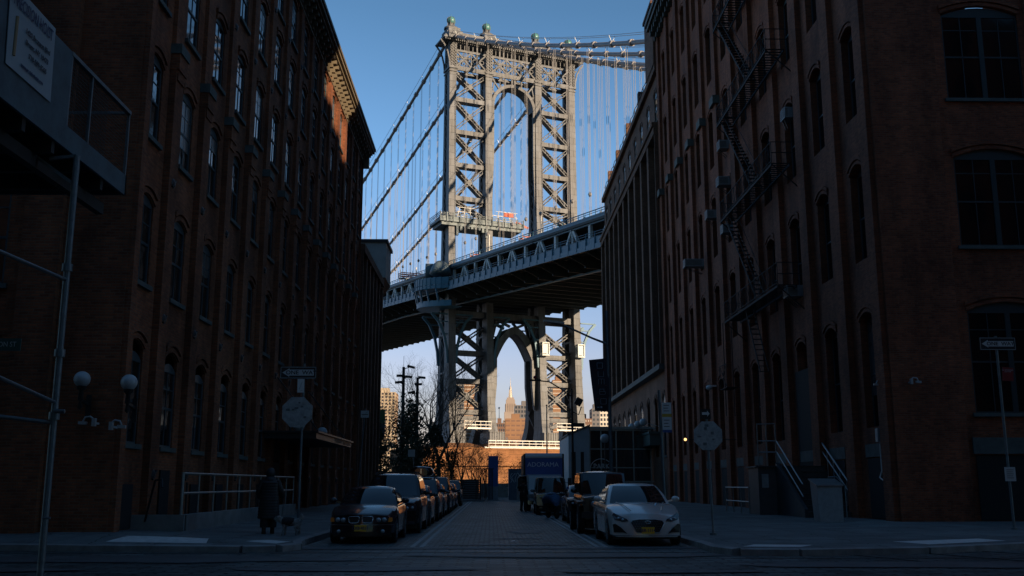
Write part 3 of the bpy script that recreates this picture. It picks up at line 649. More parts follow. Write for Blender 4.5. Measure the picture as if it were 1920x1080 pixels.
# upper beam, lattice frieze and cornice
fr_=MB()
for s0 in(1.55,-1.55):
    for zz,h in((91.5,1.0),(95.6,.5),(97.6,.35)): bb(fr_,(-.7,s0,zz),(29.9,s0,zz),h,.35,side=(0,0,1))
    for (ta,tb) in((.8,7.7),(9.3,19.9),(21.5,28.5)):
        n=2 if tb-ta<8 else 3
        for k in range(n):
            x0,x1=ta+(tb-ta)*k/n,ta+(tb-ta)*(k+1)/n
            bb(fr_,(x0,s0,92.0),(x0,s0,95.5),.28,.2,side=BV); 
            for (p,q) in(((x0,92.0),(x1,95.4)),((x0,95.4),(x1,92.0))): bb(fr_,(p[0],s0,p[1]),(q[0],s0,q[1]),.26,.3,side=BV)
            cx=(x0+x1)/2
            for (ox,oz) in((-.9,0),(.9,0),(0,1.0),(0,-1.0)):
                cc=[(cx+ox+.42*math.cos(j*PI/4),s0,93.7+oz+.42*math.sin(j*PI/4)) for j in range(9)]
                for p,q in zip(cc,cc[1:]): bb(fr_,p,q,.1,.12,side=BV)
        m_=int((tb-ta)/.9)
        for k in range(m_+1): bb(fr_,(ta+(tb-ta)*k/m_,s0-.2,95.8),(ta+(tb-ta)*k/m_,s0-.2,97.5),.16,.16)
fr_.build('lattice_frieze',STEELW,tower,world=BW)
cn=MB()
tbox(cn,-2.6,31.9,-2.9,2.9,97.75,98.1); tbox(cn,-2.2,31.5,-2.5,2.5,98.1,98.6); tbox(cn,-1.6,30.9,-2.1,2.1,98.6,99.7)
for k in range(70):
    t=-2.3+k*.49; tbox(cn,t,t+.22,2.5,2.8,97.35,97.75)
for t in TC:
    for z,e in((97.7,.75),(98.6,.6)): tbox(cn,t-1.4-e*.3,t+1.4+e*.3,2.0,3.0+e*.4,z,z+.75)
cn.build('tower_cornice',STEELW,tower,world=BW)
# pierced brackets beside every column head
bk=MB()
def bracket(t,sg,s0=1.7):
    pr=[(0,91.6),(.15,93.2),(.55,94.9),(1.3,96.4),(2.2,97.5)]
    for w0 in(s0,-s0):
        for p,q in zip(pr,pr[1:]): bb(bk,(t+sg*(.8+p[0]),w0,p[1]),(t+sg*(.8+q[0]),w0,q[1]),.3,.3,side=BV)
for t,sg in((0,-1),(29.26,1)): bk=MB(); bracket(t,sg); bk.build('cornice_bracket',STEELW,tower,world=BW)
for t in TC:
    bk=MB()
    for k in range(8):
        z=92.2+k*.68
        for ox in(-.45,.45):
            cc=[(t+ox+.3*math.cos(j*PI/3),1.86,z+.3*math.sin(j*PI/3)) for j in range(7)]
            for p,q in zip(cc,cc[1:]): bb(bk,p,q,.1,.14,side=BV)
    tbox(bk,t-.98,t+.98,-1.95,1.98,91.2,91.7); tbox(bk,t-.9,t+.9,-1.9,1.9,90.5,90.75)
    bk.build('column_capital',STEELW,tower,world=BW)
# arches
def arch(pts_in,pts_out,s0,s1,mb):
    n=len(pts_in)
    for k in range(n-1):
        a,b,c,d=pts_in[k],pts_in[k+1],pts_out[k+1],pts_out[k]
        vs=[T(p[0],s,p[1]) for s in(s0,s1) for p in(a,b,c,d)]
        mb.add(vs,[(0,1,2,3),(7,6,5,4),(0,4,5,1),(1,5,6,2),(2,6,7,3),(3,7,4,0)])
ar=MB(); cx=(TC[1]+TC[2])/2; ri,ro=4.75,5.45; zc=84.2
def circ(r,n=20): return [(cx+r*math.cos(PI-PI*k/n),zc+r*1.02*math.sin(PI-PI*k/n)) for k in range(n+1)]
for s0 in(1.1,-1.5): arch(circ(ri),circ(ro),s0,s0+.5,ar)
arch(circ(ri+.05),circ(ri+.2),-1.4,1.5,ar)
for sg in(-1,1):
    for s0 in(1.1,-1.5):
        q=[(cx+sg*ri,zc),(cx+sg*ri,72),(cx+sg*(ri+.45),60)]; arch(q,[(cx+sg*ro,zc),(cx+sg*ro,72),(cx+sg*ro,60)],s0,s0+.5,ar)
    # spandrel lacing
    for s0 in(1.2,-1.3):
        bb(ar,(cx+sg*5.3,s0,90.8),(cx+sg*3.4,s0,88.2),.35,.3,side=BV); bb(ar,(cx+sg*5.3,s0,86.5),(cx+sg*4.6,s0,89.9),.2,.25,side=BV)
        bb(ar,(cx+sg*5.3,s0,88.4),(cx+sg*4.5,s0,86.9),.2,.25,side=BV); bb(ar,(cx+sg*2.,s0,91),(cx+sg*2.,s0,89.2),.35,.3,side=BV)
        bb(ar,(cx+sg*.35,s0,91),(cx+sg*.35,s0,89.6),.3,.3,side=BV)
ar.build('upper_arch',STEELW,tower,world=BW)
# lower pointed arch
pa=MB(); n=10; pin=[];pout=[]
for k in range(2*n+1):
    u=abs(k-n)/n; x=(k-n)/n
    z=33.0-5.4*(u**1.75)
    pin.append((cx+4.05*x,z)); pout.append((cx+5.4*x,z+1.6-.2*u))
for s0 in(1.2,-2.0): arch(pin,pout,s0,s0+.8,pa)
arch(pin,[(a,b+.3) for a,b in pin],-1.9,1.9,pa)
for sg in(-1,1):
    for s0 in(1.2,-2.0):
        q=[(cx+sg*4.05,27.6),(cx+sg*4.1,22),(cx+sg*4.6,17)]; arch(q,[(cx+sg*5.4,27.6),(cx+sg*5.4,22),(cx+sg*5.4,17)],s0,s0+.8,pa)
        bb(pa,(cx+sg*5.2,s0+.4,36.4),(cx+sg*1.,s0+.4,34.6),.6,.5,side=BV); bb(pa,(cx+sg*4.0,s0+.4,36.4),(cx+sg*5.3,s0+.4,31.),.6,.5,side=BV)
for s0 in(1.2,-2.0): bb(pa,(-.5,s0+.4,36.6),(29.8,s0+.4,36.6),1.3,.8,side=(0,0,1))
pa.build('lower_arch',STEELW,tower,world=BW)
# maintenance platform round the columns above the deck
pf=MB()
tbox(pf,-3.2,16.2,-3.4,3.4,56.0,56.5); 
for z in(56.6,57.0,57.35,57.7): tbox(pf,-3.2,16.2,3.3,3.38,z,z+.1); tbox(pf,-3.3,-3.2,-3.4,3.38,z,z+.1)
tbox(pf,-3.2,16.2,3.22,3.28,56.5,57.1); tbox(pf,-2.6,15.8,-2.9,2.9,55.3,56)
for k in range(14): tbox(pf,-3.2+k*1.48,-3.0+k*1.48,3.42,3.6,55.9,57.9)
for k in range(9):
    a=k/8; pf.beam(T(1.0+a*6.7,2.5,55.3-0*a),T(1.0+a*6.7,2.5,54.9-1.6*(2*a-1)**4),.7,.5,side=BV)
pf.build('tower_platform',STEEL,tower,world=BW)
# cupola shaped balcony pod and bulging walkway balcony round the near column
pd=MB(); pd.lathe(T(-2.6,2.6,-2.3),[(.15,49.6),(.9,49.5),(1.8,48.8),(2.4,47.6),(2.6,46.9),(2.0,46.5),(1.2,46.2),(.3,46.1)],16,sx=.9,sy=1.2)
pd.lathe(T(-4.0,-1.0,45.6),[(1.55,-.6),(1.75,-.6),(1.75,1.),(1.45,1.),(1.45,-.5)],14,axis='X')
pd.build('round_pod',STEEL,tower,world=BW)
bl=MB()
def bulge(k,n=14): 
    u=k/n; s=-9+18*u; return (-3.2-3.6*math.sin(PI*u)**.8,s)
for k in range(14):
    (t0,s0),(t1,s1)=bulge(k),bulge(k+1)
    zb0=41.1-.08*s0
    for (z0,z1,th) in((0,.7,.25),(.8,2.3,.06),(-3.6,-2.4,.2)):
        off=0 if z0>-1 else .6
        bl.add([T(t0+off,s0,zb0+z0),T(t1+off,s1,zb0+z0),T(t1+off,s1,zb0+z1),T(t0+off,s0,zb0+z1),T(t0+th+off,s0,zb0+z0),T(t1+th+off,s1,zb0+z0),T(t1+th+off,s1,zb0+z1),T(t0+th+off,s0,zb0+z1)],
         [(0,1,2,3),(7,6,5,4),(0,4,5,1),(3,2,6,7)])
    bl.beam(T(t0,s0,zb0),T(t0,s0,zb0+2.4),.14,.14)
    if k%2==0: bl.beam(T(t0+.1,s0,zb0),T(t0+.7,s0,zb0-2.6),.35,.3)
    bl.add([T(t0,s0,zb0),T(t1,s1,zb0),T(0,s1,zb0),T(0,s0,zb0)],[(0,1,2,3)]); bl.add([T(t0+.6,s0,zb0-3.6),T(t1+.6,s1,zb0-3.6),T(0,s1,zb0-3.6),T(0,s0,zb0-3.6)],[(0,1,2,3)])
bl.build('column_balcony',STEELB,tower,world=BW)
# curved knee brackets under the balcony, four columns
kb=MB()
for t,sg in((0,-1),(0,1),(8.53,1),(20.72,-1),(29.26,1)):
    for s0 in(-2.8,2.8):
        pr=[(0,26),(.25,29),(.9,32),(2.1,34.6),(3.6,36.2)]
        for p,q in zip(pr,pr[1:]): bb(kb,(t+sg*(.9+p[0]),s0,p[1]),(t+sg*(.9+q[0]),s0,q[1]),.5,.5,side=BV)
        for p in pr[2:]: bb(kb,(t+sg*.9,s0,p[1]),(t+sg*(.9+p[0]),s0,p[1]),.3,.25,side=BV)
        kb.build('curved_bracket',STEELB,tower,world=BW); kb=MB()
for t in(20.72,29.26):
    kb=MB(); tbox(kb,t-.7,t+.7,4.4,4.5,28.9,31.0)
    for a_ in(-.85,.65):
        for b_ in(3.6,4.6): tbox(kb,t+a_,t+a_+.2,b_,b_+.15,28.6,31.2)
    tbox(kb,t-.85,t+.85,3.6,4.75,28.4,28.7); tbox(kb,t-.85,t+.85,3.6,4.75,31.1,31.3)
    kb.build('white_hoist_cage',STEELT,tower,world=BW)
# scaffolds wrapped in red netting on the deck
RED=mat('red_scaffold_net',(.55,.13,.08),.7,noise=(3,.5))
# ---- deck
def zb(s): return 41.1-.08*s if s>-40 else 44.3+.05*(-s-40)
S0,S1,ST=-235.,100.,5.6
N=int((S1-S0)/ST)
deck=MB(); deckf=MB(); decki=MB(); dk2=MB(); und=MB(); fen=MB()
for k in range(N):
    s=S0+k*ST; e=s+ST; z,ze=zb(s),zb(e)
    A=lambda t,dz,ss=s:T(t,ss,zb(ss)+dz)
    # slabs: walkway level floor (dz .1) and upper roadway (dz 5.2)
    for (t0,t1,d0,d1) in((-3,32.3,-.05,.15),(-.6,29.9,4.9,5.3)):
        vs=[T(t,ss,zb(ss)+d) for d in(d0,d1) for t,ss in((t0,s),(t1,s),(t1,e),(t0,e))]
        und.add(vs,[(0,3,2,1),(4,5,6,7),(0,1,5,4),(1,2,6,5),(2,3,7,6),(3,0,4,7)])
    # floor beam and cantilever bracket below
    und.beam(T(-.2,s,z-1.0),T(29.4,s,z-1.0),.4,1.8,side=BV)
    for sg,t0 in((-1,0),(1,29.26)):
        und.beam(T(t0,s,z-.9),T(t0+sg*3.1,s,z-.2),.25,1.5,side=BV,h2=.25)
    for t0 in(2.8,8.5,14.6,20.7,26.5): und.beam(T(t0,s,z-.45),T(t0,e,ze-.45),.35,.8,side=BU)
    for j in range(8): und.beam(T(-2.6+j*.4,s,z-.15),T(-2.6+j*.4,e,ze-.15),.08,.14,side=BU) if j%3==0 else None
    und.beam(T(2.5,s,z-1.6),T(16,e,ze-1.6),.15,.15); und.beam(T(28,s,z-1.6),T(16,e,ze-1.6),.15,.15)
    bb(deck,(-3,s,z+.1),(-3,e,ze+.1),.25,.75); bb(deckf,(32.3,s,z+.1),(32.3,e,ze+.1),.25,.75)
    bb(decki,(3.0,s,z-1.9),(3.0,e,ze-1.9),.5,.3)
    # top chord with parapet and rails
    for t in(-.1,29.4):
        bb(dk2,(t,s,z+5.2),(t,e,ze+5.2),.4,1.1); bb(dk2,(t-.15,s,z+5.9),(t-.15,e,ze+5.9),.12,.25)
        bb(dk2,(t-.15,s,z+6.75),(t-.15,e,ze+6.75),.12,.12); bb(dk2,(t-.15,s,z+6.4),(t-.15,e,ze+6.4),.08,.07)
        for j in range(3): ss=s+j*ST/3; dk2.beam(T(t-.15,ss,zb(ss)+5.8),T(t-.15,ss,zb(ss)+6.8),.09,.09)
    # walkway fence: panels and posts
    zz=z
    fen.add([T(-2.95,s,z+.5),T(-2.95,e,ze+.5),T(-2.95,e,ze+1.5),T(-2.95,s,z+1.5)],[(0,1,2,3)])
    for d in(1.55,1.95,2.3): bb(fen,(-2.98,s,z+d),(-2.98,e,ze+d),.07,.06)
    for j in range(2):
        ss=s+j*ST/2; fen.beam(T(-3.1,ss,zb(ss)-.1),T(-2.95,ss,zb(ss)+2.4),.12,.22)
deck.build('deck_edge_beam',STEELB,bridge,world=BW); deckf.build('deck_edge_beam',STEELB,bridge,world=BW); decki.build('lower_stringer',STEELB,bridge,world=BW); dk2.build('upper_chord_parapet',STEELB,bridge,world=BW)
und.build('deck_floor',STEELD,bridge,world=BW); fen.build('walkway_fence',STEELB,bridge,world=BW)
# stiffening trusses: A frames with posts between
for ti,t in enumerate(TC):
    tr=MB(); s=-233.6
    apex=9.9; n0=int((S0-apex)/11.9)
    for k in range(n0,8):
        sa=apex+11.9*k
        if sa-5.9<S0 or sa+5.9>S1: continue
        P=lambda ss,dz:T(t,ss,zb(ss)+dz)
        tr.beam(P(sa-.25,4.75),P(sa-3.6,.2),.45,.42,side=BV); tr.beam(P(sa+.25,4.75),P(sa+3.6,.2),.45,.42,side=BV)
        tr.beam(P(sa,4.8),P(sa,.2),.3,.3,side=BV); tr.beam(P(sa+5.95,4.8),P(sa+5.95,.2),.62,.5,side=BV)
        tr.add([P(sa-1.0,4.85),P(sa+1.0,4.85),P(sa+.5,3.7),P(sa-.5,3.7)],[(0,1,2,3)])
    tr.build('stiffening_truss',STEELT,bridge,world=BW)
# cables
def zcab(s): return 99.7-.515*s+.00085*s*s if s>=0 else 99.7+.22*s+.0003*s*s
def cable_pts(t):
    return [T(t,s,zcab(s)) for s in[-235+k*5 for k in range(int(372/5))]]
for t in TC:
    c=MB(); c.tube(cable_pts(t),.38,8)
    s=-220.
    while s<135:
        if abs(s)>3:
            p=T(t,s-.35,zcab(s-.35)); q=T(t,s+.35,zcab(s+.35)); c.cyl(p,q,.55,n=8)
        s+=5.6
    c.build('main_cable',CABLE,bridge,world=BW)
    c=MB()
    for o_ in(-.55,.55): c.tube([p+BU*o_+Vector((0,0,1.35)) for p in cable_pts(t)],.045,4)
    s=-220.
    while s<135:
        for o_ in(-.55,.55): c.beam(T(t,s,zcab(s)+.2),T(t+o_,s,zcab(s)+1.4),.05,.05)
        s+=11.2
    c.build('cable_hand_rope',GALV,bridge,world=BW)
# suspenders: the hundred nearest are parts, the rest one mass
sus=[]
for t in TC:
    k=-38
    while 5.95*k<=98:
        s=3.95+5.95*k
        if abs(s)>5 and s<98: sus.append((s,t))
        k+=1
sus.sort(key=lambda a:-a[0])
def sus_mb(m,s,t):
    for o_ in(-.28,.28):
        m.beam(T(t,s+o_,zcab(s)),T(t,s+o_,zb(s)+5.6),.06,.06)
    m.ball(T(t,s,zb(s)+9.2+((k*7)%5)*.1),.3,6,sz=1.3)
for i,(s,t) in enumerate(sus[:99]):
    m=MB(); sus_mb(m,s,t); m.build('suspender',SUSP,bridge,world=BW)
m=MB()
for s,t in sus[99:]: sus_mb(m,s,t)
o=m.build('far_suspenders',SUSP,bridge,world=BW); o['kind']='stuff'
# lamps on the walkway
m=MB()
for k in range(12):
    s=-100+k*14.5
    m.tube([T(-.4,s,zb(s)+.2),T(-.4,s,zb(s)+3.8),T(-.8,s+.3,zb(s)+4.3),T(-1.6,s+.6,zb(s)+4.2)],.06,5); m.ball(T(-1.7,s+.6,zb(s)+4.12),.16,6)
m.build('walkway_lamp',GALV,bridge,world=BW)
# scaffold cradles and poles with red netting
def cradle(s,t,label,w=5.5,mast=6):
    c=T(t,s,zb(s)+6.2); th=thing('work_cradle',label,'scaffold',c,TH,'red netted work cradles on the bridge deck')
    m=MB(); 
    for z in(.25,.75,1.25): m.box(-w/2,w/2,-.9,-.84,z-.11,z+.11); m.box(-w/2,w/2,.84,.9,z-.11,z+.11)
    for z in(.5,1.):
        m.box(-w/2,-w/2+.06,-.9,.9,z-.1,z+.1); m.box(w/2-.06,w/2,-.9,.9,z-.1,z+.1)
    m.build('netting',RED,th)
    m=MB()
    for k in range(5):
        x=-w/2+k*w/4
        for y in(-.87,.87): m.cyl((x,y,-.7),(x,y,1.9),.05,n=6)
    m.box(-w/2,w/2,-.9,.9,-.06,0); m.cyl((w*.2,0,0),(w*.2,0,mast),.14,n=8); m.build('frame',WHITEM,th)
cradle(8,5,'small red netted cradle with white mast just right of the near tower leg')
cradle(33,5,'red netted cradle with a white mast on the deck below the tower arch',6.)
cradle(60,14,'red netted cradle on the deck in front of the rightmost tower leg',7.)
cradle(-28,1,'red netted cradle on the deck just left of the round pod',6,3)
cradle(-55,1,'red netted cradle with a white mast where the deck meets the left rooftops',6,6)
th=thing('platform_scaffold','white tube scaffold with orange sheeting standing on the tower platform','scaffold',T(9.5,1,56.5),TH)
m=MB()
for x0,w in((-8.5,5.0),(.5,5.5)):
    for k in range(4):
        for y in(-1,2.2): m.cyl((x0+k*w/3,y,0),(x0+k*w/3*.7+w*.15,y,3.2),.08,n=5)
    for z in(1.2,2.2,3.2): m.beam((x0+.2,-1.,z),(x0+w-.2,-1,z),.08,.08); m.beam((x0+.2,2.2,z),(x0+w-.2,2.2,z),.08,.08)
m.build('tubes',WHITEM,th)
m=MB(); m.cbox((3.6,-1.2,2.6),(2.4,.1,.9)); m.cbox((6.9,-1.,.7),(3.2,.1,.5),ry=.35); m.build('sheeting',RED,th)
# pier
GRAN=brickmat('pier_granite',(.34,.16,.07),(.27,.125,.058),(.18,.09,.045),bw=2.2,rh=.75,ms=.03,rough=.85,bumpd=.03,stain=(.3,.5),scale_noise=.25)
pr=MB()
tbox(pr,-8.5,38,-11,11,5.6,8.6); tbox(pr,-9.2,38.7,-11.8,11.8,5.0,5.6); tbox(pr,-8.2,37.8,-10.8,10.8,-3,5.0)
for t in TC: 
    pr.add([T(t-4.2,11,8.6),T(t+4.2,11,8.6),T(t+4.2,-11,8.6),T(t-4.2,-11,8.6),T(t-2.2,7.9,9.55),T(t+2.2,7.9,9.55),T(t+2.2,-7.9,9.55),T(t-2.2,-7.9,9.55)],[(0,1,5,4),(1,2,6,5),(2,3,7,6),(3,0,4,7),(4,5,6,7)])
pier=pr.build('stone_pier',GRAN,bridge,world=BW)
m=MB()
for z in(8.9,9.45,10.0):
    m.beam(T(5,11,z),T(37.5,11,z),.1,.12 if z<9.9 else .16)
m.beam(T(4,11.2,8.62),T(37.8,11.2,8.62),.3,.25)
for k in range(23): m.beam(T(5+k*1.47,11,8.6),T(5+k*1.47,11,10.05),.09,.09)
for t0,t1 in((1.6,7.4),(22.3,28)):
    for z in(12.6,13.3,14.0): m.beam(T(t0,6.5,z),T(t1,6.5,z),.1,.12 if z>12.7 else .3)
    for k in range(6): m.beam(T(t0+(t1-t0)*k/5,6.5,12.6),T(t0+(t1-t0)*k/5,6.5,14.0),.08,.08)
m.build('white_guard_rail',WHITEM,pier,world=BW)
# ================================================================ skyline
def tower_block(label,x0,x1,z1,Y,depth,wallm,winm,nx,nz,z0=0,winw=.55,winh=.5,extra=None,band=None,name='apartment_tower'):
    B=((x0+x1)/2,Y+depth/2,0); t=thing(name,label,'building',B)
    w=MB(); w.box(x0,x1,Y,Y+depth,0,z1); w.box(x0+(x1-x0)*.3,x0+(x1-x0)*.7,Y+depth*.3,Y+depth*.7,z1,z1+5)
    if band is not None:
        for j in range(nz): z=z0+(z1-z0)*j/nz; w.box(x0-.3,x1+.3,Y-.35,Y,z-.45,z+.45)
    w.build('wall',wallm,t,world=B)
    g=MB(); dx=(x1-x0)/nx; dz=(z1-z0)/nz
    for i in range(nx):
        for j in range(nz):
            xc=x0+dx*(i+.5); zc_=z0+dz*(j+.5)
            g.box(xc-dx*winw/2,xc+dx*winw/2,Y-.12,Y+.1,zc_-dz*winh/2,zc_+dz*winh/2)
    ny=max(3,int(nx*depth/(x1-x0))); dy=depth/ny
    for sx in(x0-.12,x1+.02):
        for i in range(ny):
            for j in range(nz):
                yc=Y+dy*(i+.5); zc_=z0+dz*(j+.5); g.box(sx,sx+.1,yc-dy*winw/2,yc+dy*winw/2,zc_-dz*winh/2,zc_+dz*winh/2)
    o=g.build('windows',winm,t,world=B); 
    if extra: extra(t,B)
    return t
ORB=mat('orange_brick_far',(.30,.17,.10),.85,noise=(.05,.4)); CREAM=mat('cream_facade_far',(.50,.42,.32),.85,noise=(.04,.3))
BROWN=mat('brown_brick_far',(.20,.12,.09),.85,noise=(.04,.4)); GREYF=mat('grey_facade_far',(.18,.175,.19),.8,noise=(.03,.4)); DGREY=mat('dark_glass_facade_far',(.06,.075,.10),.4,noise=(.03,.5))
WDARK=mat('far_window_dark',(.05,.06,.08),.15); WPALE=mat('far_window_band_pale',(.48,.44,.40),.6)
LIME=mat('limestone_far',(.36,.30,.27),.85,noise=(.03,.3))
tower_block('sunlit cream and orange apartment slab beside the left rooftops above the trees',-121,-95.4,92,1000,30,CREAM,ORB,7,22,20,.5,.62)
def bw(t,B):
    g=MB(); 
    for j in range(22):
        for i in range(7):
            x=-121+25.6*(i+.5)/7; z=20+72*(j+.5)/22; g.box(x-.9,x+.7,999.7,999.9,z-.9,z+.8)
    g.build('window_panes',WDARK,t,world=B)
bw(COL.objects['apartment_tower'],((-121-95.4)/2,1015,0))
tower_block('dark windowed tower seen through the lower left bay of the bridge tower',-37,-27,101,1000,30,DGREY,WPALE,6,26,5,.35,.3)
tower_block('orange brick tower with pale bands seen through the lower left bay of the bridge tower',-27,-14,101,1004,30,ORB,WPALE,1,26,5,.95,.22)
tower_block('orange brick tower with pale bands seen through the lower right bay of the bridge tower',62,74,105,1004,30,ORB,WPALE,1,26,5,.95,.22)
tower_block('dark windowed tower seen through the lower right bay of the bridge tower',54,62,101,1000,30,DGREY,WPALE,4,26,5,.35,.3)
tower_block('grey office block with rows of small windows right of the stepped skyscraper',24.,48,80,1010,30,GREYF,WDARK,8,14,20,.6,.6)
tower_block('brown brick block with stepped roof in front of the stepped skyscraper',3.5,13,59,960,24,BROWN,WDARK,5,12,5)
tower_block('rust brick block with pale balconies below the stepped skyscraper',14,34,64,970,24,ORB,BROWN,4,13,5,.7,.35,band=1)
tower_block('dark brown low block at the foot of the skyline left of centre',-4,16,45,930,20,BROWN,GREYF,8,9,5,.5,.5)
tower_block('dark brown low block at the foot of the skyline right of centre',18,50,42,925,20,BROWN,WDARK,10,9,5,.5,.5)
tower_block('wide red brick block with dark windows right of the bridge tower',84,101,66,1000,25,BROWN,WPALE,7,13,5,.4,.4)
tower_block('grey concrete tower behind the hanging banner',101,109,76,1000,25,GREYF,DGREY,2,16,5,.5,.5)
tower_block('white slab with dark balcony bays beside the hanging banner',109,128,76,1000,25,mat('white_facade_far',(.62,.58,.52),.8),WDARK,6,16,5,.6,.6)
tower_block('orange roofed block showing under the tower struts on the right',42,54,88,1040,20,ORB,WDARK,4,14,5,.4,.4)
# stepped skyscraper with a spire
E0=at(957,840,1500); ex=E0.x; sk=thing('stepped_skyscraper','slender art deco skyscraper with a silver spire framed by the bridge arch','building',(ex,1500,0))
s_=1500*.0536/100  # metres per hundredth
def ez(py): return at(957,py,1500).z
w=MB()
def et(hwid,ztop,zbot,dd): w.box(ex-hwid,ex+hwid,1500-dd,1500+dd,zbot,ztop)
et(11.2,ez(789),0,14); et(9.2,ez(773),ez(789),12); et(8.0,ez(758),ez(773),10); et(6.6,ez(750),ez(758),9); et(5.2,ez(746),ez(750),7)
et(19,ez(812),0,18)
for k in range(9): x=ex-10.5+k*2.6; w.box(x-.35,x+.35,1485.6,1486,10,ez(789))
for k in range(6): x=ex-6.8+k*2.7; w.box(x-.35,x+.35,1489.4,1490,ez(789),ez(758))
w.build('wall',LIME,sk,world=(ex,1500,0))
w=MB(); w.cyl((ex,1500,ez(746)),(ex,1500,ez(729)),3.3,1.8,12); w.cyl((ex,1500,ez(729)),(ex,1500,ez(724)),2.0,1.0,12); w.cyl((ex,1500,ez(724)),(ex,1500,ez(708)),.55,.12,8)
for k in range(4): a=k*PI/2+PI/4; w.beam((ex+3.6*math.cos(a),1500+3.6*math.sin(a),ez(747)),(ex+2*math.cos(a),1500+2*math.sin(a),ez(731)),1,1)
w.build('spire',mat('spire_metal',(.5,.45,.40),.45,metal=.3),sk,world=(ex,1500,0))
w=MB()
for i in range(8):
    for j in range(22):
        x=ex-9.2+i*2.6; z=12+j*4.2
        if z<ez(792): w.box(x-.5,x+.5,1485.8,1486.05,z,z+2.0)
w.build('windows',WDARK,sk,world=(ex,1500,0))
# mast far left of skyscraper
t=at(936,765,1100); th=thing('radio_mast','thin pale mast rising on the skyline left of the stepped skyscraper','mast',(t.x,1100,0))
m=MB(); m.cyl((0,0,0),(0,0,t.z),.9,.3,6); m.build('pole',WHITEM,th); m=MB(); m.ball((0,0,t.z),1.2,8); m.build('beacon',WHITEM,th)
# ================================================================ white annex and glass pavilion on the right
B=(8.0,97,0); wa=thing('white_annex','low pale annex with a slanting parapet beside the box truck','building',B)
m=MB(); PALE=mat('pale_render_blue',(.5,.53,.54),.75,noise=(1,.35)); 
m.add([(7.1,92,0),(9.0,92,0),(9.0,104,0),(7.1,104,0),(7.1,92,5.9),(9.0,92,6.7),(9.0,104,6.7),(7.1,104,5.9)],[(0,3,2,1),(4,5,6,7),(0,1,5,4),(1,2,6,5),(2,3,7,6),(3,0,4,7)])
m.build('wall',PALE,wa,world=B)
m=MB(); m.box(7.35,7.75,91.95,92.02,1.0,4.4); m.box(8.2,8.5,91.95,92.02,1.0,4.4); m.build('slot_window',BLACKP,wa,world=B)
m=MB(); m.add([(7.0,91.9,5.9),(9.1,91.9,6.75),(9.1,104,6.75),(7.0,104,5.9),(7.0,91.9,6.05),(9.1,91.9,6.9),(9.1,104,6.9),(7.0,104,6.05)],[(0,3,2,1),(4,5,6,7),(0,1,5,4),(1,2,6,5),(2,3,7,6),(3,0,4,7)]); m.build('coping',STONE,wa,world=B)
B=(11.5,94,0); gp=thing('glass_pavilion','glass fronted corner building with a round hanging sign beside the pale annex','building',B)
m=MB()
for x in(9.15,10.2,11.6,13.2,14.8): m.box(x-.06,x+.06,93,93.12,0,6.5)
for z in(.3,1.6,3.0,4.7,6.4): m.box(9.1,14.9,93.01,93.11,z-.05,z+.05)
m.box(9.1,14.95,92.8,101,6.5,6.75); m.build('frame',GALV,gp,world=B)
m=MB(); m.box(9.15,14.85,93.04,93.08,.3,6.4); m.build('glazing',glassmat('pavilion_glass',(.02,.04,.045),ior=1.9),gp,world=B)
m=MB(); 
for k in range(16): x=9.2+k*.36; m.box(x-.025,x+.025,92.3,92.35,.15,1.75)
m.box(9.1,14.9,92.28,92.37,1.7,1.8); m.build('railing',GALV,gp,world=B)
B=(9.9,92,0); sg=thing('park_sign','round white lettered sign hung in front of the glass pavilion','sign',(10.15,92.6,2.8))
m=MB(); 
cc=[(1.05*math.cos(a*PI/12),0,1.0*math.sin(a*PI/12)) for a in range(25)]
for p,q in zip(cc,cc[1:]): m.beam(p,q,.06,.06)
m.build('ring',WHITEM,sg); text('PARK\nZONE',.62,WHITEM,sg,(0,-.03,0),(PI/2,0,0))
# ================================================================ trees
BARK=mat('bark',(.055,.045,.035),.9,noise=(5,.6)); LEAFD=mat('dark_evergreen_leaves',(.035,.05,.022),.7,noise=(1.5,.6)); LEAFB=mat('dry_brown_leaves',(.10,.075,.035),.8,noise=(1.5,.6))
def branchy(mb,p,d,L,r,depth,spread=.55,up=.25,rng=random):
    n=3; pts=[p]; rs=[r]; q=Vector(p); dd=Vector(d)
    for i in range(n):
        dd=(dd+Vector((rng.uniform(-1,1),rng.uniform(-1,1),rng.uniform(-.4,1)))*.12+Vector((0,0,up*.1))).normalized()
        q=q+dd*(L/n); pts.append(q.copy()); rs.append(r*(1-.38*(i+1)/n))
    mb.tube(pts,rs,5 if depth>2 else 3)
    tips=[q]
    if depth>0:
        k=rng.choice((2,3)) 
        for i in range(k):
            a=rng.uniform(0,2*PI); sp=spread*rng.uniform(.6,1.3); o=dd.orthogonal().normalized(); o2=dd.cross(o)
            nd=(dd*math.cos(sp)+(o*math.cos(a)+o2*math.sin(a))*math.sin(sp)).normalized()
            tips+=branchy(mb,q,nd,L*rng.uniform(.62,.85),rs[-1]*.85,depth-1,spread,up,rng)
        # side twig
        m_=pts[2]; a=rng.uniform(0,2*PI); o=dd.orthogonal().normalized(); o2=dd.cross(o)
        nd=(dd*.5+(o*math.cos(a)+o2*math.sin(a))*.85).normalized()
        tips+=branchy(mb,m_,nd,L*.55,rs[2]*.5,max(0,depth-2),spread,up,rng)
    return tips
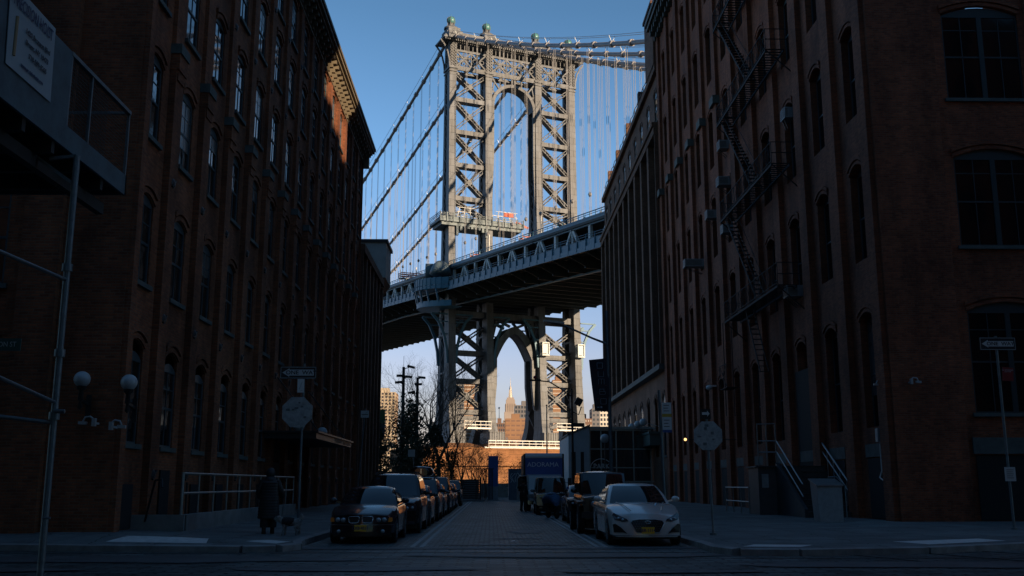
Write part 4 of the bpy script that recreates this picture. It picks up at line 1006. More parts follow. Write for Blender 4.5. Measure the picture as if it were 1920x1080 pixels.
def bare_tree(x,y,h,label,seed,depth=5,group='bare trees in the park beyond the parked cars',leaves=False,z=0):
    rng=random.Random(seed); t=thing('bare_tree',label,'tree',(x,y,z),0,group)
    m=MB(); m.tube([(0,0,-.1),(.05,0,h*.12),(.02,.03,h*.26)],[h*.022,h*.016,h*.014],7); 
    m.build('trunk',BARK,t)
    m=MB(); tips=[]
    for k in range(3): 
        a=k*2.1+rng.uniform(0,1); tips+=branchy(m,(.02,.03,h*.25),Vector((math.cos(a)*.4,math.sin(a)*.4,1)).normalized(),h*.24,h*.011,depth,rng=rng)
    m.build('crown',BARK,t)
    if leaves:
        m=MB()
        for p in tips:
            if rng.random()<.5:
                c=p+Vector((rng.gauss(0,.1),rng.gauss(0,.1),rng.gauss(0,.1))); leaf(m,c,.06,rng)
        m.build('dry_leaves',LEAFB,t)
    return t
def leaf(m,c,s,rng):
    a=Vector((rng.gauss(0,1),rng.gauss(0,1),rng.gauss(0,1))).normalized(); b=a.orthogonal().normalized(); e=a.cross(b)
    m.add([c-b*s,c+e*s*.6,c+b*s,c-e*s*.6],[(0,1,2,3)])
def bush(x,y,h,w,label,seed,n=2600,mt=None,group='dense evergreens in the park beyond the parked cars',name='evergreen_tree',cone=True,z=0):
    rng=random.Random(seed); t=thing(name,label,'tree',(x,y,z),0,group)
    m=MB(); m.tube([(0,0,-.1),(0,.02,h*.5),(.03,0,h*.93)],[h*.02,h*.012,.01],6); 
    m.build('trunk',BARK,t)
    m=MB(); clumps=[]
    for i in range(46):
        zz=h*(.06+.94*rng.random()**.9); rr=w*.5*((1-(zz/h)**1.4)*.95+.08) if cone else w*.5*math.sqrt(max(.05,1-((zz/h-.5)*1.9)**2))
        a=rng.uniform(0,2*PI); rad=rr*rng.uniform(.35,1.1); clumps.append((Vector((rad*math.cos(a),rad*math.sin(a),zz)),w*rng.uniform(.06,.17)))
    for c,r in clumps:
        m.beam((0,0,max(.1,c.z-r)),c,.03,.03)
        for _ in range(n//46):
            p=c+Vector((rng.gauss(0,r),rng.gauss(0,r),rng.gauss(0,r*.8))); 
            if p.z>.05: leaf(m,p,rng.uniform(.06,.17)*h/8,rng)
    m.build('crown',mt or LEAFD,t); return t
spots=[(-14.6,97,8.6,4.2,'broad dark evergreen at the left edge of the park by the brick wall'),(-12.1,101,9.2,4.4,'dark evergreen behind the green park sign panel'),
(-10.6,94,6.9,3.8,'low dark evergreen between the wall and the tall floodlight mast'),(-7.6,97,9.1,4.3,'tallest pointed evergreen between the two floodlight masts'),
(-5.6,99,7.2,3.6,'pointed evergreen right of the shorter floodlight mast'),(-6.6,92.5,6.4,3.9,'near evergreen above the car with the roof box'),(-9.,104,8.6,4.4,'evergreen behind the tall floodlight mast'),(-3.9,101,4.6,2.6,'small evergreen left of the bare bushes')]
for i,(x,y,h,w,l) in enumerate(spots): bush(x,y,h,w,l,50+i,n=3600)
bush(3.1,112,4.2,3.4,'round dark shrub right of the blue pylon',80,n=2400,cone=False,name='shrub')
bare_tree(-5.6,108,15.6,'tall bare tree with upright forks right of the floodlight masts',1,6)
bare_tree(-8.6,110,13.2,'bare tree with fine twigs between the floodlight masts',2,5)
bare_tree(-12.8,112,11.5,'bare tree rising behind the green sign panel',3,5)
bare_tree(-4.0,103,11.,'bare tree overlapping the shaded foot of the bridge tower',4,5)
for i,(x,y,h,l) in enumerate([(-3.0,104,7.2,'leggy bare tree with brown leaves left of the lit pier'),(-1.6,108,5.0,'low twiggy tree against the lit pier, left'),(-.6,110,5.4,'low twiggy tree against the lit pier, middle'),(.2,113,5.2,'low twiggy tree against the lit pier beside the blue pylon'),(-2.2,112,6.4,'twiggy tree with brown leaves behind the park fence')]):
    bare_tree(x,y,h,l,20+i,5,'twiggy trees in front of the stone pier',leaves=True)
# ---- floodlight masts
def mast(px,pytop,Y,label,h2):
    a=at(px,pytop,Y); t=thing('floodlight_mast',label,'street lamp',(a.x,Y,0),0,'floodlight masts in the park')
    m=MB(); m.cyl((0,0,0),(0,0,a.z*.45),.30,.26,10); m.cyl((0,0,a.z*.45),(0,0,a.z),.2,.14,10); m.cyl((0,0,a.z),(0,0,a.z+1.1),.02,n=5); m.build('pole',DARKIRON,t)
    for k,(dx,z,an) in enumerate(h2):
        m=MB(); m.cbox((dx,-.1,a.z-z),(.75,.5,.2),ry=an); m.beam((0,0,a.z-z-.2),(dx,0,a.z-z),.07,.07); m.build('floodlight',DARKIRON,t)
        
mast(757,688,100,'taller floodlight mast with four angled heads standing in the evergreens',[(.75,.0,.25),(.5,1.0,.1),(-.45,1.55,-.1),(-.3,.9,0)])
mast(783,708,104,'shorter floodlight mast with three angled heads right of the taller one',[(.45,.0,.1),(.1,.7,0),(-.6,1.55,-.2)])
# ---- blue pylon, park fence, sign panels, graffiti container
p0=at(925,855,97); B=(p0.x,97,0)
th=thing('blue_pylon','tall slim blue information pylon standing at the end of the street','sign',B)
m=MB(); m.box(-.47,.47,-.22,.22,1.3,p0.z); m.build('panel',mat('blue_pylon_paint',(.05,.14,.42),.5,noise=(1.5,.4)),th)
m=MB(); m.box(-.47,.47,-.22,.22,0,1.3); m.box(-.6,.6,-.35,.35,0,.12); m.build('base',mat('pylon_base_pale',(.25,.30,.33),.6,noise=(4,.5)),th)
th=thing('park_fence','dark horizontal board fence along the park edge','fence',(-5,92.5,0))
m=MB()
for x0,x1 in((-3.5,-.9),(-9,-3.6)):
    for k in range(9): m.box(x0+5,x1+5,-.03,.03,.2+k*.2,.34+k*.2)
m.build('boards',mat('fence_boards',(.045,.045,.045),.7,noise=(4,.5)),th)
for x in(-4,-1.9,1.45,4.1):
    m=MB(); m.box(x-.07,x+.07,-.07,.07,0,2.15); m.build('post',DARKIRON,th)
th=thing('gate_screen','dark slatted gate screen left of the blue pylon','gate',(-.55,94,0))
m=MB()
for k in range(12): m.box(-.75+k*.13,-.67+k*.13,-.04,.04,.1,2.9)
m.box(-.8,.85,-.05,.05,2.85,2.95); m.build('slats',BLACKP,th); m=MB(); m.box(-.85,-.78,-.06,.06,0,3.0); m.build('post',DARKIRON,th)
m=MB(); m.box(-30,-1.2,105,105.2,0,2.0); m.box(-1.2,6,118,118.2,0,1.6)
th=thing('park_wall','low concrete wall behind the park planting','wall',(-10,105,0)); m.build('wall',CONC,th,world=(-10,105,0))
th=thing('site_container','blue container covered in white graffiti beside the box truck','container',(3.1,99,0))
m=MB(); m.box(-1.35,1.3,0,2.4,0,3.0); m.build('body',mat('container_blue_grey',(.09,.14,.18),.6,noise=(1.5,.6,(.03,.05,.07)),bump=(4,.4,.03)),th)
m=MB(); rg=random.Random(4)
for k in range(12):
    x=-1.1+k*.2; pts=[(x+rg.uniform(-.1,.1)+.12*math.sin(j*1.7+k),-.015,1.7+j*.22+rg.uniform(-.05,.05)) for j in range(5)]
    m.tube(pts,.03,4)
m.build('graffiti',WHITEM,th)
m=MB(); m.box(-.35,.5,-.03,0,.1,2.1); m.build('door',BLACKP,th)
for i,(px,py,px2,py2,Y,l,c) in enumerate([(709,768,721,822,95,'tall green and blue park sign panel left of the floodlight masts',(.06,.16,.10)),(700,742,708,770,60,'x',None)]):
    if c is None: continue
    a=at(px,py,Y); b=at(px2,py2,Y); th=thing('park_sign_board',l,'sign',((a.x+b.x)/2,Y,0)); w_=(b.x-a.x)/2
    m=MB(); m.box(-w_,w_,-.06,.06,(a.z+b.z)/2,a.z); m.build('green_panel',mat('green_panel',(.05,.15,.06),.5),th)
    m=MB(); m.box(-w_,w_,-.06,.06,b.z,(a.z+b.z)/2-.01); m.build('blue_panel',mat('blue_panel',(.03,.09,.17),.5),th)
    m=MB(); m.box(-.08,.08,-.05,.05,0,b.z); m.build('post',DARKIRON,th)
# river bank strip beyond
m=MB(); m.box(-200,-12,160,163,-.05,2.0); m.box(28,200,160,163,-.05,2.0); structure('embankment',m,CONC)
# ================================================================ street furniture
SIGNW=mat('sign_white',(.55,.57,.56),.5); SIGNB=mat('sign_black',(.015,.018,.02),.5); SIGNG=mat('sign_back_aluminium',(.40,.44,.45),.5,metal=.25,noise=(9,.6,(.12,.13,.13)))
POLE=mat('sign_pole_steel',(.17,.21,.23),.5,metal=.5,noise=(8,.5))
def oneway(parent,c,w=.92,h=.31,back=0):
    m=MB(); m.box(c[0]-w/2,c[0]+w/2,c[1]-.006,c[1]+.006,c[2]-h/2,c[2]+h/2); s=m.build('one_way_plate',SIGNB,parent)
    m=MB(); y=c[1]-.009; x0=c[0]-w/2; 
    for (a,b,d,e) in((x0+.015,x0+w-.015,c[2]+h/2-.025,c[2]+h/2-.014),(x0+.015,x0+w-.015,c[2]-h/2+.014,c[2]-h/2+.025),(x0+.015,x0+.026,c[2]-h/2+.014,c[2]+h/2-.014),(x0+w-.026,x0+w-.015,c[2]-h/2+.014,c[2]+h/2-.014)):
        m.quad((a,y,d),(b,y,d),(b,y,e),(a,y,e))
    xa=x0+.06; z=c[2]; q=.085
    m.add([(xa,y,z),(xa+.2,y,z-.12),(xa+.2,y,z+.12)],[(0,1,2)])
    m.quad((xa+.2,y,z-q),(x0+w-.07,y,z-q),(x0+w-.07,y,z+q),(xa+.2,y,z+q)); m.build('arrow',SIGNW,s)
    text('ONE  WAY',.155,SIGNB,s,(c[0]+.08,y-.004,z-.003),(PI/2,0,0),ext=.001,sx=1.12,bold=.003)
def octagon(parent,c,r=.38):
    m=MB(); pts=[(c[0]+r*math.cos(PI/8+k*PI/4),c[1],c[2]+r*math.sin(PI/8+k*PI/4)) for k in range(8)]; m.plate(pts,.006)
    o=m.build('stop_sign_back',SIGNG,parent)
    m=MB(); rg=random.Random(c[0])
    for k in range(6):
        a=rg.uniform(0,2*PI); rr=rg.uniform(.1,.28); x,z=c[0]+rr*math.cos(a),c[2]+rr*math.sin(a); w_,h_=rg.uniform(.02,.06),rg.uniform(.015,.04)
        m.quad((x-w_,c[1]-.012,z-h_),(x+w_,c[1]-.012,z-h_),(x+w_,c[1]-.012,z+h_),(x-w_,c[1]-.012,z+h_))
    m.build('sticker',mat('faded_sticker',(.13,.16,.17),.6,noise=(20,.6)),o)
# left sign pole
Y=28.2; b=at(558,1000,Y); bx=b.x; zt=at(560,682,Y).z; z0=zl(bx)
z0=zs_(bx,Y); P1=(bx,Y,z0); th=thing('sign_pole','pole with a one way arrow above the back of a stop sign, beside the dog','sign',P1)
m=MB(); m.cyl((0,0,0),(0,0,zt-z0),.035,n=8); m.cyl((0,0,0),(0,0,.08),.07,n=8); m.build('pole',POLE,th)
c=at(560,699,Y); oneway(th,(c.x-bx,-.05,c.z-z0),1.02,.345)
c=at(564,723,Y); m=MB(); m.box(c.x-bx-.08,c.x-bx+.1,-.07,-.055,c.z-z0-.2,c.z-z0+.18); o=m.build('small_notice',WHITEM,th)
m=MB(); m.beam((c.x-bx-.03,-.075,c.z-z0-.12),(c.x-bx+.05,-.075,c.z-z0+.1),.012,.004); m.beam((c.x-bx-.0,-.075,c.z-z0-.14),(c.x-bx+.07,-.075,c.z-z0-.14),.014,.004); m.build('notice_marks',SIGNB,o)
c=at(558,773,Y); octagon(th,(c.x-bx,-.05,c.z-z0),.455)
# right stop sign pole
Y=27.5; b=at(1338,1008,Y); P2=(b.x,Y,.15); th=thing('sign_pole','leaning stop sign pole seen from behind on the right pavement beside the silver car','sign',P2)
tp=at(1324,775,Y); m=MB(); m.cyl((0,0,0),(tp.x-b.x,0,tp.z-.15),.033,n=8); m.cyl((0,0,0),(0,0,.07),.1,n=8); m.build('pole',POLE,th)
c=at(1327,817,Y); octagon(th,(c.x-b.x,-.05,c.z-.15),.42)
c=at(1322,776,Y); m=MB(); m.box(c.x-b.x-.14,c.x-b.x+.14,-.07,-.055,c.z-.15-.15,c.z-.15+.13); o=m.build('small_arrow_plate',SIGNB,th)
m=MB(); X0=c.x-b.x; Z0=c.z-.15; y=-.075; m.quad((X0-.1,y,Z0-.03),(X0+.04,y,Z0-.03),(X0+.04,y,Z0+.04),(X0-.1,y,Z0+.04)); m.add([(X0+.04,y,Z0-.08),(X0+.11,y,Z0),(X0+.04,y,Z0+.09)],[(0,1,2)]); m.build('arrow',SIGNW,o)
# far right one way pole
Y=30.5; b=at(1903,1003,Y); P3=(b.x,Y,.15); th=thing('sign_pole','tall one way sign pole carrying a small red plate and a white notice','sign',P3)
tp=at(1866,630,Y); dx=tp.x-b.x; hh=tp.z-.15; m=MB(); m.cyl((0,0,0),(dx,0,hh),.04,n=8); m.cyl((0,0,0),(0,0,.07),.09,n=8); m.build('pole',POLE,th)
c=at(1869,645,Y); oneway(th,(c.x-b.x,-.05,c.z-.15),1.13,.4)
c=at(1888,702,Y); m=MB(); m.cbox((c.x-b.x,-.06,c.z-.15),(.34,.01,.42),ry=.08); o=m.build('red_plate',mat('red_plate',(.22,.02,.02),.5),th)
text('NO STANDING\nANYTIME',.05,SIGNW,o,(c.x-b.x,-.07,c.z-.05),(PI/2,0,0),ext=.001)
c=at(1892,889,Y); m=MB(); m.cbox((c.x-b.x,-.07,c.z-.15),(.33,.01,.42)); o=m.build('white_notice',SIGNW,th)
m=MB()
for k in range(5): m.box(c.x-b.x-.11,c.x-b.x+.1-.02*(k%2),-.082,-.078,c.z-.15+.12-k*.06,c.z-.15+.135-k*.06)
m.build('notice_lines',SIGNB,o)
# street name sign at the left edge
Y=21.; c=at(5,646,Y); th=thing('street_name_sign','street name plate lettered in white at the left edge of the view','sign',(c.x-.3,Y,.0))
m=MB(); m.cyl((-.55,0.05,0),(-.55,.05,c.z+.6),.04,n=8); m.build('pole',POLE,th)
m=MB(); m.box(-.65,.68,-.01,.01,c.z-.13,c.z+.13); o=m.build('plate',mat('street_sign_green',(.02,.10,.09),.5),th)
text('WASHINGTON ST',.15,SIGNW,o,(.06,-.016,c.z),(PI/2,0,0),ext=.001,sx=.86)
# alternate parking sign far left kerb
Y=47; c=at(686,776,Y); th=thing('parking_sign','small parking sign pole leaning on the left kerb behind the parked cars','sign',(c.x-.35,Y,.15))
m=MB(); m.cyl((0,0,0),(.32,0,c.z+.1),.035,n=6); m.build('pole',POLE,th); m=MB(); m.box(.12,.5,-.05,-.04,c.z-.33,c.z-.0); o=m.build('plate',SIGNW,th)
m=MB(); m.beam((.16,-.055,c.z-.3),(.46,-.055,c.z-.03),.03,.004); m.box(.16,.46,-.056,-.052,c.z-.2,c.z-.17); m.build('marks',SIGNB,o)
Y=88; c=at(776,853,Y); th=thing('parking_sign','small pale sign pole at the end of the street in front of the evergreens','sign',(c.x,Y,.15))
m=MB(); m.cyl((0,0,0),(0,0,c.z+.3),.05,n=6); m.build('pole',POLE,th); m=MB(); m.box(-.5,.1,-.07,-.05,c.z-.3,c.z+.3); m.build('plate',SIGNW,th)
# bus stop style pole with stacked panels, right kerb
Y=36; c=at(1256,780,Y); X0=at(1247,920,Y).x; th=thing('bus_stop_sign','blue bus stop pole with stacked white and yellow panels in front of the right warehouses','sign',(X0,Y,.15))
m=MB(); m.cyl((0,0,0),(-.12,0,at(1240,740,Y).z),.05,n=8); m.build('pole',POLE,th)
for (pa,pb,mm) in((755,776,SIGNW),(776,782,mat('sign_yellow',(.45,.30,.03),.5)),(782,806,SIGNW),(806,811,mat('sign_blue',(.03,.08,.25),.5))):
    za,zb_=at(1256,pa,Y).z-.15,at(1256,pb,Y).z-.15
    m=MB(); m.box(.02-.05,.30,-.06,-.04,zb_,za); o=m.build('panel',mm,th)
    if mm is SIGNW:
        m=MB()
        for k in range(3): z=zb_+(za-zb_)*(.25+.25*k); m.box(0.02,.22-.04*(k%2),-.066,-.062,z-.012,z+.012)
        m.build('panel_lines',SIGNB,o)
# DUMBO banner on lamp pole
Y=47.; xp=at(1146,800,Y).x; th=thing('street_lamp','tall street lamp with a long arm and a dark banner lettered in white','street lamp',(xp,Y,.15))
a=at(1138,635,Y); e=at(1062,612,Y); h=at(1025,603,Y)
m=MB(); m.cyl((0,0,0),(a.x-xp,0,a.z+1.2),.1,.08,10); m.cyl((0,0,0),(0,0,.9),.17,.14,10); m.build('pole',POLE,th)
m=MB(); m.tube([(a.x-xp,0,a.z-.15-.25),(a.x-xp-.7,0,a.z-.15+.02),(e.x-xp,0,e.z-.15),(h.x-xp,0,h.z-.15)],[.06,.05,.045,.04],6); ar_=m.build('arm',POLE,th)
m=MB(); m.cbox((h.x-xp+.35,0,h.z-.15-.02),(1.0,.28,.1),ry=.12); m.build('lamp_head',GALV,th)
q=[at(1104,675,Y),at(1141,671,Y),at(1143,772,Y),at(1115,771,Y)]
m=MB(); n=10; vs=[]
for j in range(n+1):
    for i in range(5):
        u,v=i/4,j/n; p=q[0].lerp(q[1],u).lerp(q[3].lerp(q[2],u),v); vs.append((p.x-xp,.06*math.sin(v*5+u*2)-.05,p.z-.15))
m.smooth=True; m.add(vs,[(j*5+i,j*5+i+1,(j+1)*5+i+1,(j+1)*5+i) for j in range(n) for i in range(4)])
o=m.build('banner',mat('banner_cloth_dark',(.018,.018,.032),.7),th)
cx=[1124,1126,1127,1129,1131]; 
BANW=mat('banner_print_white',(.42,.46,.50),.6); BANR=mat('banner_print_red',(.35,.03,.04),.6)
def glyph(mb,chars,cx_,cy_,w_,h_,r=.022):
    for seg in chars:
        (x0,y0),(x1,y1)=seg; mb.beam((cx_+x0*w_,-.13,cy_+y0*h_),(cx_+x1*w_,-.13,cy_+y1*h_),r*2,.012,side=(0,1,0))
G={'D':[((-.5,-.5),(-.5,.5)),((-.5,.5),(.5,.5)),((.5,.5),(.5,-.5)),((.5,-.5),(-.5,-.5))],'U':[((-.5,.5),(-.5,-.5)),((-.5,-.5),(.5,-.5)),((.5,-.5),(.5,.5))],
'M':[((-.5,-.5),(-.5,.5)),((-.5,.5),(.5,.5)),((.5,.5),(.5,-.5)),((0,.5),(0,-.5))],'B':[((-.5,-.5),(-.5,.5)),((-.5,0.05),(.5,0.05)),((.5,0.05),(.5,-.5)),((.5,-.5),(-.5,-.5)),((-.5,.5),(.3,.5)),((.3,.5),(.3,.05))],'O':[((-.5,-.5),(-.5,.5)),((-.5,.5),(.5,.5)),((.5,.5),(.5,-.5)),((.5,-.5),(-.5,-.5))]}
m=MB()
for ch,px,py in zip('DUMBO',cx,(686,702,716,735,753)):
    p=at(px,py,Y); glyph(m,G[ch],p.x-xp,p.z-.15,.26,.25)
p=at(1124,764,Y); m.box(p.x-xp-.12,p.x-xp-.02,-.13,-.12,p.z-.17,p.z-.13); m.box(p.x-xp+.04,p.x-xp+.12,-.13,-.12,p.z-.19,p.z-.1)
m.build('banner_letters',BANW,o)
m=MB()
for px,py in((1118,694),(1132,694),(1122,724),(1136,723),(1121,748),(1137,748)): p=at(px,py,Y); m.box(p.x-xp-.05,p.x-xp+.05,-.128,-.12,p.z-.165,p.z-.145)
m.build('banner_dashes',BANR,o)
# second lamp and camera pole near the truck
Y=75; xp=at(1075,900,Y).x; a=at(1072,740,Y); h=at(1003,713,Y); th=thing('street_lamp','thin dark street lamp with a curved arm in front of the right bridge tower legs','street lamp',(xp,Y,.15))
m=MB(); m.cyl((0,0,0),(a.x-xp,0,a.z+.3),.1,.07,8); m.build('pole',DARKIRON,th)
m=MB(); m.tube([(a.x-xp,0,a.z-.3),(at(1050,728,Y).x-xp,0,at(1050,728,Y).z-.15),(at(1030,717,Y).x-xp,0,at(1030,716,Y).z-.15),(h.x-xp,0,h.z-.15)],.05,5); m.cbox((h.x-xp,0,h.z-.15),(.9,.25,.12)); m.build('arm',DARKIRON,th)
m=MB(); m.ball((h.x-xp,0,h.z-.15+.22),.14,8); m.build('red_lens',mat('red_lens',(.5,.02,.04),.3),th)
m=MB(); c=at(1090,757,Y); d=at(1092,770,Y); m.cbox((at(1085,754,Y).x-xp,0,c.z),(.5,.4,.55),ry=.5); m.tube([(a.x-xp,0,at(0,770,Y).z-.15),(at(1085,772,Y).x-xp,0,at(0,772,Y).z-.3),(at(1090,762,Y).x-xp,0,at(0,762,Y).z-.1)],.045,5); m.build('camera_box',DARKIRON,th)
m=MB(); c=at(1083,797,Y); m.box(c.x-xp-.5,c.x-xp+.5,-.1,-.05,c.z-.3,c.z); m.build('dark_sign_plate',BLACKP,th)
# tall thin pale pole by the pier
p=at(1025,760,110); th=thing('flag_pole','thin pale pole standing in front of the lit pier right of the arch','pole',(p.x,110,0)); m=MB(); m.cyl((0,0,0),(0,0,p.z),.1,.06,8); m.build('pole',mat('pale_pole',(.32,.30,.22),.5),th); m=MB(); m.ball((0,0,p.z),.1,6); m.build('cap',DARKIRON,th)
# globe lamp on post, pavilion corner
p=at(1134,822,84); th=thing('globe_street_lamp','white globe lamp on a thin post by the glass pavilion','street lamp',(p.x,84,.15)); m=MB(); m.cyl((0,0,0),(0,0,p.z-.4),.05,n=6); m.build('pole',DARKIRON,th); m=MB(); m.ball((0,0,p.z-.15),.38,14); m.build('globe',MATS['opal_globe'],th)
# globe wall lamps and cameras on left corner
for (px,py,Y,x,l) in((154,711,25.0,None,'opal globe wall lamp on the gable left of the warehouse corner'),(242,717,24.75,None,'opal globe wall lamp at the warehouse corner beside the first window')):
    c=at(px,py,Y); th=thing('wall_lamp',l,'lamp',c,0,'globe lamps at the left warehouse corner')
    m=MB(); m.ball((0,0,0),.2,18); m.build('globe',MATS['opal_globe'],th)
    m=MB(); m.lathe((0,0,-.2),[(.02,-.55),(.06,-.5),(.03,-.35),(.07,-.3),(.05,-.1),(.11,-.04),(.12,.03)],10)
    if Y<26: m.beam((0,0,-.5),(0,.55,-.6),.05,.07); m.box(-.06,.06,.5,.54,-.95,-.35)
    else: m.beam((0,0,-.5),(-.62,0,-.62),.07,.05); m.box(-.7,-.66,-.06,.06,-.95,-.35)
    m.build('bracket',DARKIRON,th)
def cctv(px,py,Y,l,d=1,side=0):
    c=at(px,py,Y); th=thing('security_camera',l,'camera',c,0,'white security cameras on the walls')
    m=MB(); m.cbox((0,0,0),(.20,.09,.075),ry=.05); m.build('body',FIXT,th); m=MB(); 
    m.tube([(.0,0,.03),(.05*d,0,.14),(.18*d,0,.16),(.3*d,0,.06)],.025,6); m.box(.27*d-.03,.27*d+.05,-.06,.06,-.08,.12)
    if side: m.beam((.27*d,0,0),(.27*d+side,0,0),.06,.06)
    else: m.beam((.27*d,0,0),(.27*d,.4,0),.05,.05)
    m.build('arm',FIXT,th)
cctv(155,793,25.25,'white security camera under the left globe lamp',1); cctv(228,800,25.1,'white security camera under the corner globe lamp',-1)
cctv(1643,721,37.6,'white gooseneck camera on the right warehouse flank near its corner',1,.3); cctv(1722,716,36.5,'white gooseneck camera on the right warehouse front',-1)
m_=at(1301,727,66); th=thing('security_camera','pale dome camera high on the right warehouse above the far doorway','camera',(RX-.5,66,m_.z),0,'white security cameras on the walls'); m=MB(); m.ball((0,0,0),.22,12,sz=.8); m.build('dome',WHITEM,th); m=MB(); m.beam((0,0,.12),(.5,0,.12),.12,.12); m.build('bracket',WHITEM,th)
c=at(1285,824,60); th=thing('wall_lamp','small lit amber lamp beside the doorway behind the stop sign','lamp',(c.x,60,c.z)); m=MB(); m.ball((0,0,0),.09,10); m.build('bulb',mat('lit_amber_bulb',(.9,.5,.2),.4,emit=(1,.55,.2,1.6)),th); m=MB(); m.beam((0,0,0),(RX-c.x-.3,0,0),.04,.04); m.build('bracket',DARKIRON,th)
# window air conditioners
ACM=mat('ac_metal_pale',(.30,.34,.35),.5,noise=(6,.4))
def ac(k,v,l,out=.55):
    y=36.9+colsR[k]; th=thing('air_conditioner',l,'air conditioner',(RX-.05,y,v),0,'window air conditioners on the right warehouse')
    m=MB(); m.box(-out,.25,-.38,.38,0,.55); b=m.build('case',ACM,th)
    m=MB(); 
    for j in range(9): m.box(-out-.012,-out+.01,-.34,.34,.05+j*.055,.075+j*.055)
    for j in range(7): m.box(-out+.05,-.1,-.392,-.38,.08+j*.06,.1+j*.06)
    m.build('grille',DARKIRON,b); m=MB(); m.beam((-out+.1,0,0),(0,0,-.45),.04,.04); m.beam((-out+.1,.3,0),(0,.3,-.45),.04,.04); m.build('bracket',DARKIRON,th)
ac(7,16.6,'pale box air conditioner jutting out left of the fire escape, lower',1.3); ac(5,22.4,'air conditioner in a sill just under the upper fire escape landing'); ac(5,20.0,'air conditioner behind the middle fire escape flight',.7)
ac(5,16.9,'air conditioner behind the lower fire escape landing'); ac(2,10.2+.25,'single air conditioner low on the right warehouse near its corner',.6); ac(6,19.,'small air conditioner left of the middle fire escape flight'); ac(2,19.6,'narrow air conditioner at a window head near the warehouse corner',.25)
# ---- left railing on a plinth
th=thing('pipe_railing','galvanised pipe railing on a low concrete plinth along the left warehouse','railing',(-8.2,27.2,zs_(-8.2,27.4)))
m=MB(); m.box(-.12,.12,0,15.2,-.05,.42); m.box(-1.3,.12,-.1,.1,-.05,.42); m.build('plinth',CONC,th)
m=MB()
for z in(.98,1.5): m.cyl((0,0,z),(0,15.2,z),.032,n=8)
for z in(.98,1.5): m.cyl((0,15.2,z),(-1.2,15.2,z),.032,n=8)
m.build('rail',GALV,th)
for k in range(11):
    m=MB(); m.cyl((0,k*1.52,.42),(0,k*1.52,1.53),.028 if k else .045,n=8); m.build('post',GALV,th)
# ---- right: stoop, bin cabinet, barrier rail
th=thing('entrance_stoop','dark steel entrance stair with cheek wall and pipe handrails on the right pavement','stairs',(13.15,45.6,.15))
DKP=mat('stoop_dark_paint',(.055,.065,.07),.55,noise=(3,.5))
m=MB()   # flight faces the street crossing
sx0,sx1=-.2,1.75; n=9
for k in range(n): m.box(sx0,sx1,-4.2+k*.42,-4.2+(k+1)*.42+.03,0,.24*(k+1)-.03); m.box(sx0,sx1,-4.24+k*.42,-4.2+(k+1)*.42,.24*(k+1)-.03,.24*(k+1))
m.build('steps',DKP,th)
m=MB(); m.box(-1.15,1.75,-.4,1.3,0,2.1); m.box(-1.25,1.78,-.5,1.4,2.1,2.16); m.build('landing',DKP,th)
m=MB(); m.add([(-.35,-4.3,0),(-.2,-4.3,0),(-.2,-.4,0),(-.35,-.4,0),(-.35,-4.3,.35),(-.2,-4.3,.35),(-.2,-.4,2.3),(-.35,-.4,2.3)],[(0,3,2,1),(4,5,6,7),(0,1,5,4),(1,2,6,5),(2,3,7,6),(3,0,4,7)]); m.build('cheek_wall',DKP,th)
m=MB()
for z in(.65,1.15):
    m.tube([(-.28,-4.0,.2+z),(-.28,-.5,2.1+z),(-.28,-.35,2.12+z),(-1.1,-.35,2.12+z)],.03,6)
for x in(-1.1,-.7,-.28): m.cyl((x,-.35,2.1),(x,-.35,4.05 if x<-.6 else 3.3),.028,n=6)
m.cyl((-1.1,-.35,4.02),(-.28,-.35,4.05),.028,n=6); m.cyl((-.28,-.35,3.2),(-.28,-.35,4.05),.028,n=6)
m.build('handrail',GALV,th)
m=MB(); m.tube([(1.7,-4.3,1.15),(1.7,-.6,3.25)],.04,6); m.tube([(1.7,-4.3,.75),(1.7,-.6,2.85)],.03,6)
for k in range(6): m.cyl((1.7,-4.3+k*.74,.1),(1.7,-4.3+k*.74,1.15+k*.42),.022,n=6)
m.build('handrail',GALV,th)
m=MB(); m.box(-1.0,-.7,-.42,-.4,1.2,1.8); m.build('vent_notice',ACM,th)
c=at(1557,975,36.6); th=thing('utility_cabinet','grey slant topped metal cabinet standing at the foot of the right stair','cabinet',(c.x,36.4,.15))
m=MB(); m.add([(-.42,0,0),(.42,0,0),(.42,.7,0),(-.42,.7,0),(-.5,-.05,1.28),(.40,-.05,1.28),(.40,.75,1.5),(-.5,.75,1.5)],[(0,3,2,1),(4,5,6,7),(0,1,5,4),(1,2,6,5),(2,3,7,6),(3,0,4,7)]); b=m.build('body',ACM,th)
m=MB(); m.add([(-.55,-.1,1.29),(.45,-.1,1.29),(.45,.8,1.52),(-.55,.8,1.52),(-.55,-.1,1.33),(.45,-.1,1.33),(.45,.8,1.56),(-.55,.8,1.56)],[(0,3,2,1),(4,5,6,7),(0,1,5,4),(1,2,6,5),(2,3,7,6),(3,0,4,7)]); m.build('lid',GALV,th)
m=MB(); m.tube([(.42,.2,.1),(.62,.2,.15),(.6,.2,1.3),(.3,.2,1.62),(.0,.2,1.6)],.025,6); m.build('hose',POLE,th)
th=thing('barrier_rail','short two bar pipe rail on the right pavement beside the stair','railing',(12.0,47,.15))
m=MB()
for z in(.55,1.2): m.cyl((0,0,z),(.0,4.6,z),.03,n=8)
m.build('rail',GALV,th)
for k in range(4): m=MB(); m.cyl((0,k*1.53,0),(0,k*1.53,1.2),.028,n=8); m.build('post',GALV,th)
c=at(1690,870,36.7); 
th=thing('standpipe','thin white wall conduit with a meter box near the right warehouse corner','pipe',(RX-.12,38.2,0)); c=at(1595,855,38)
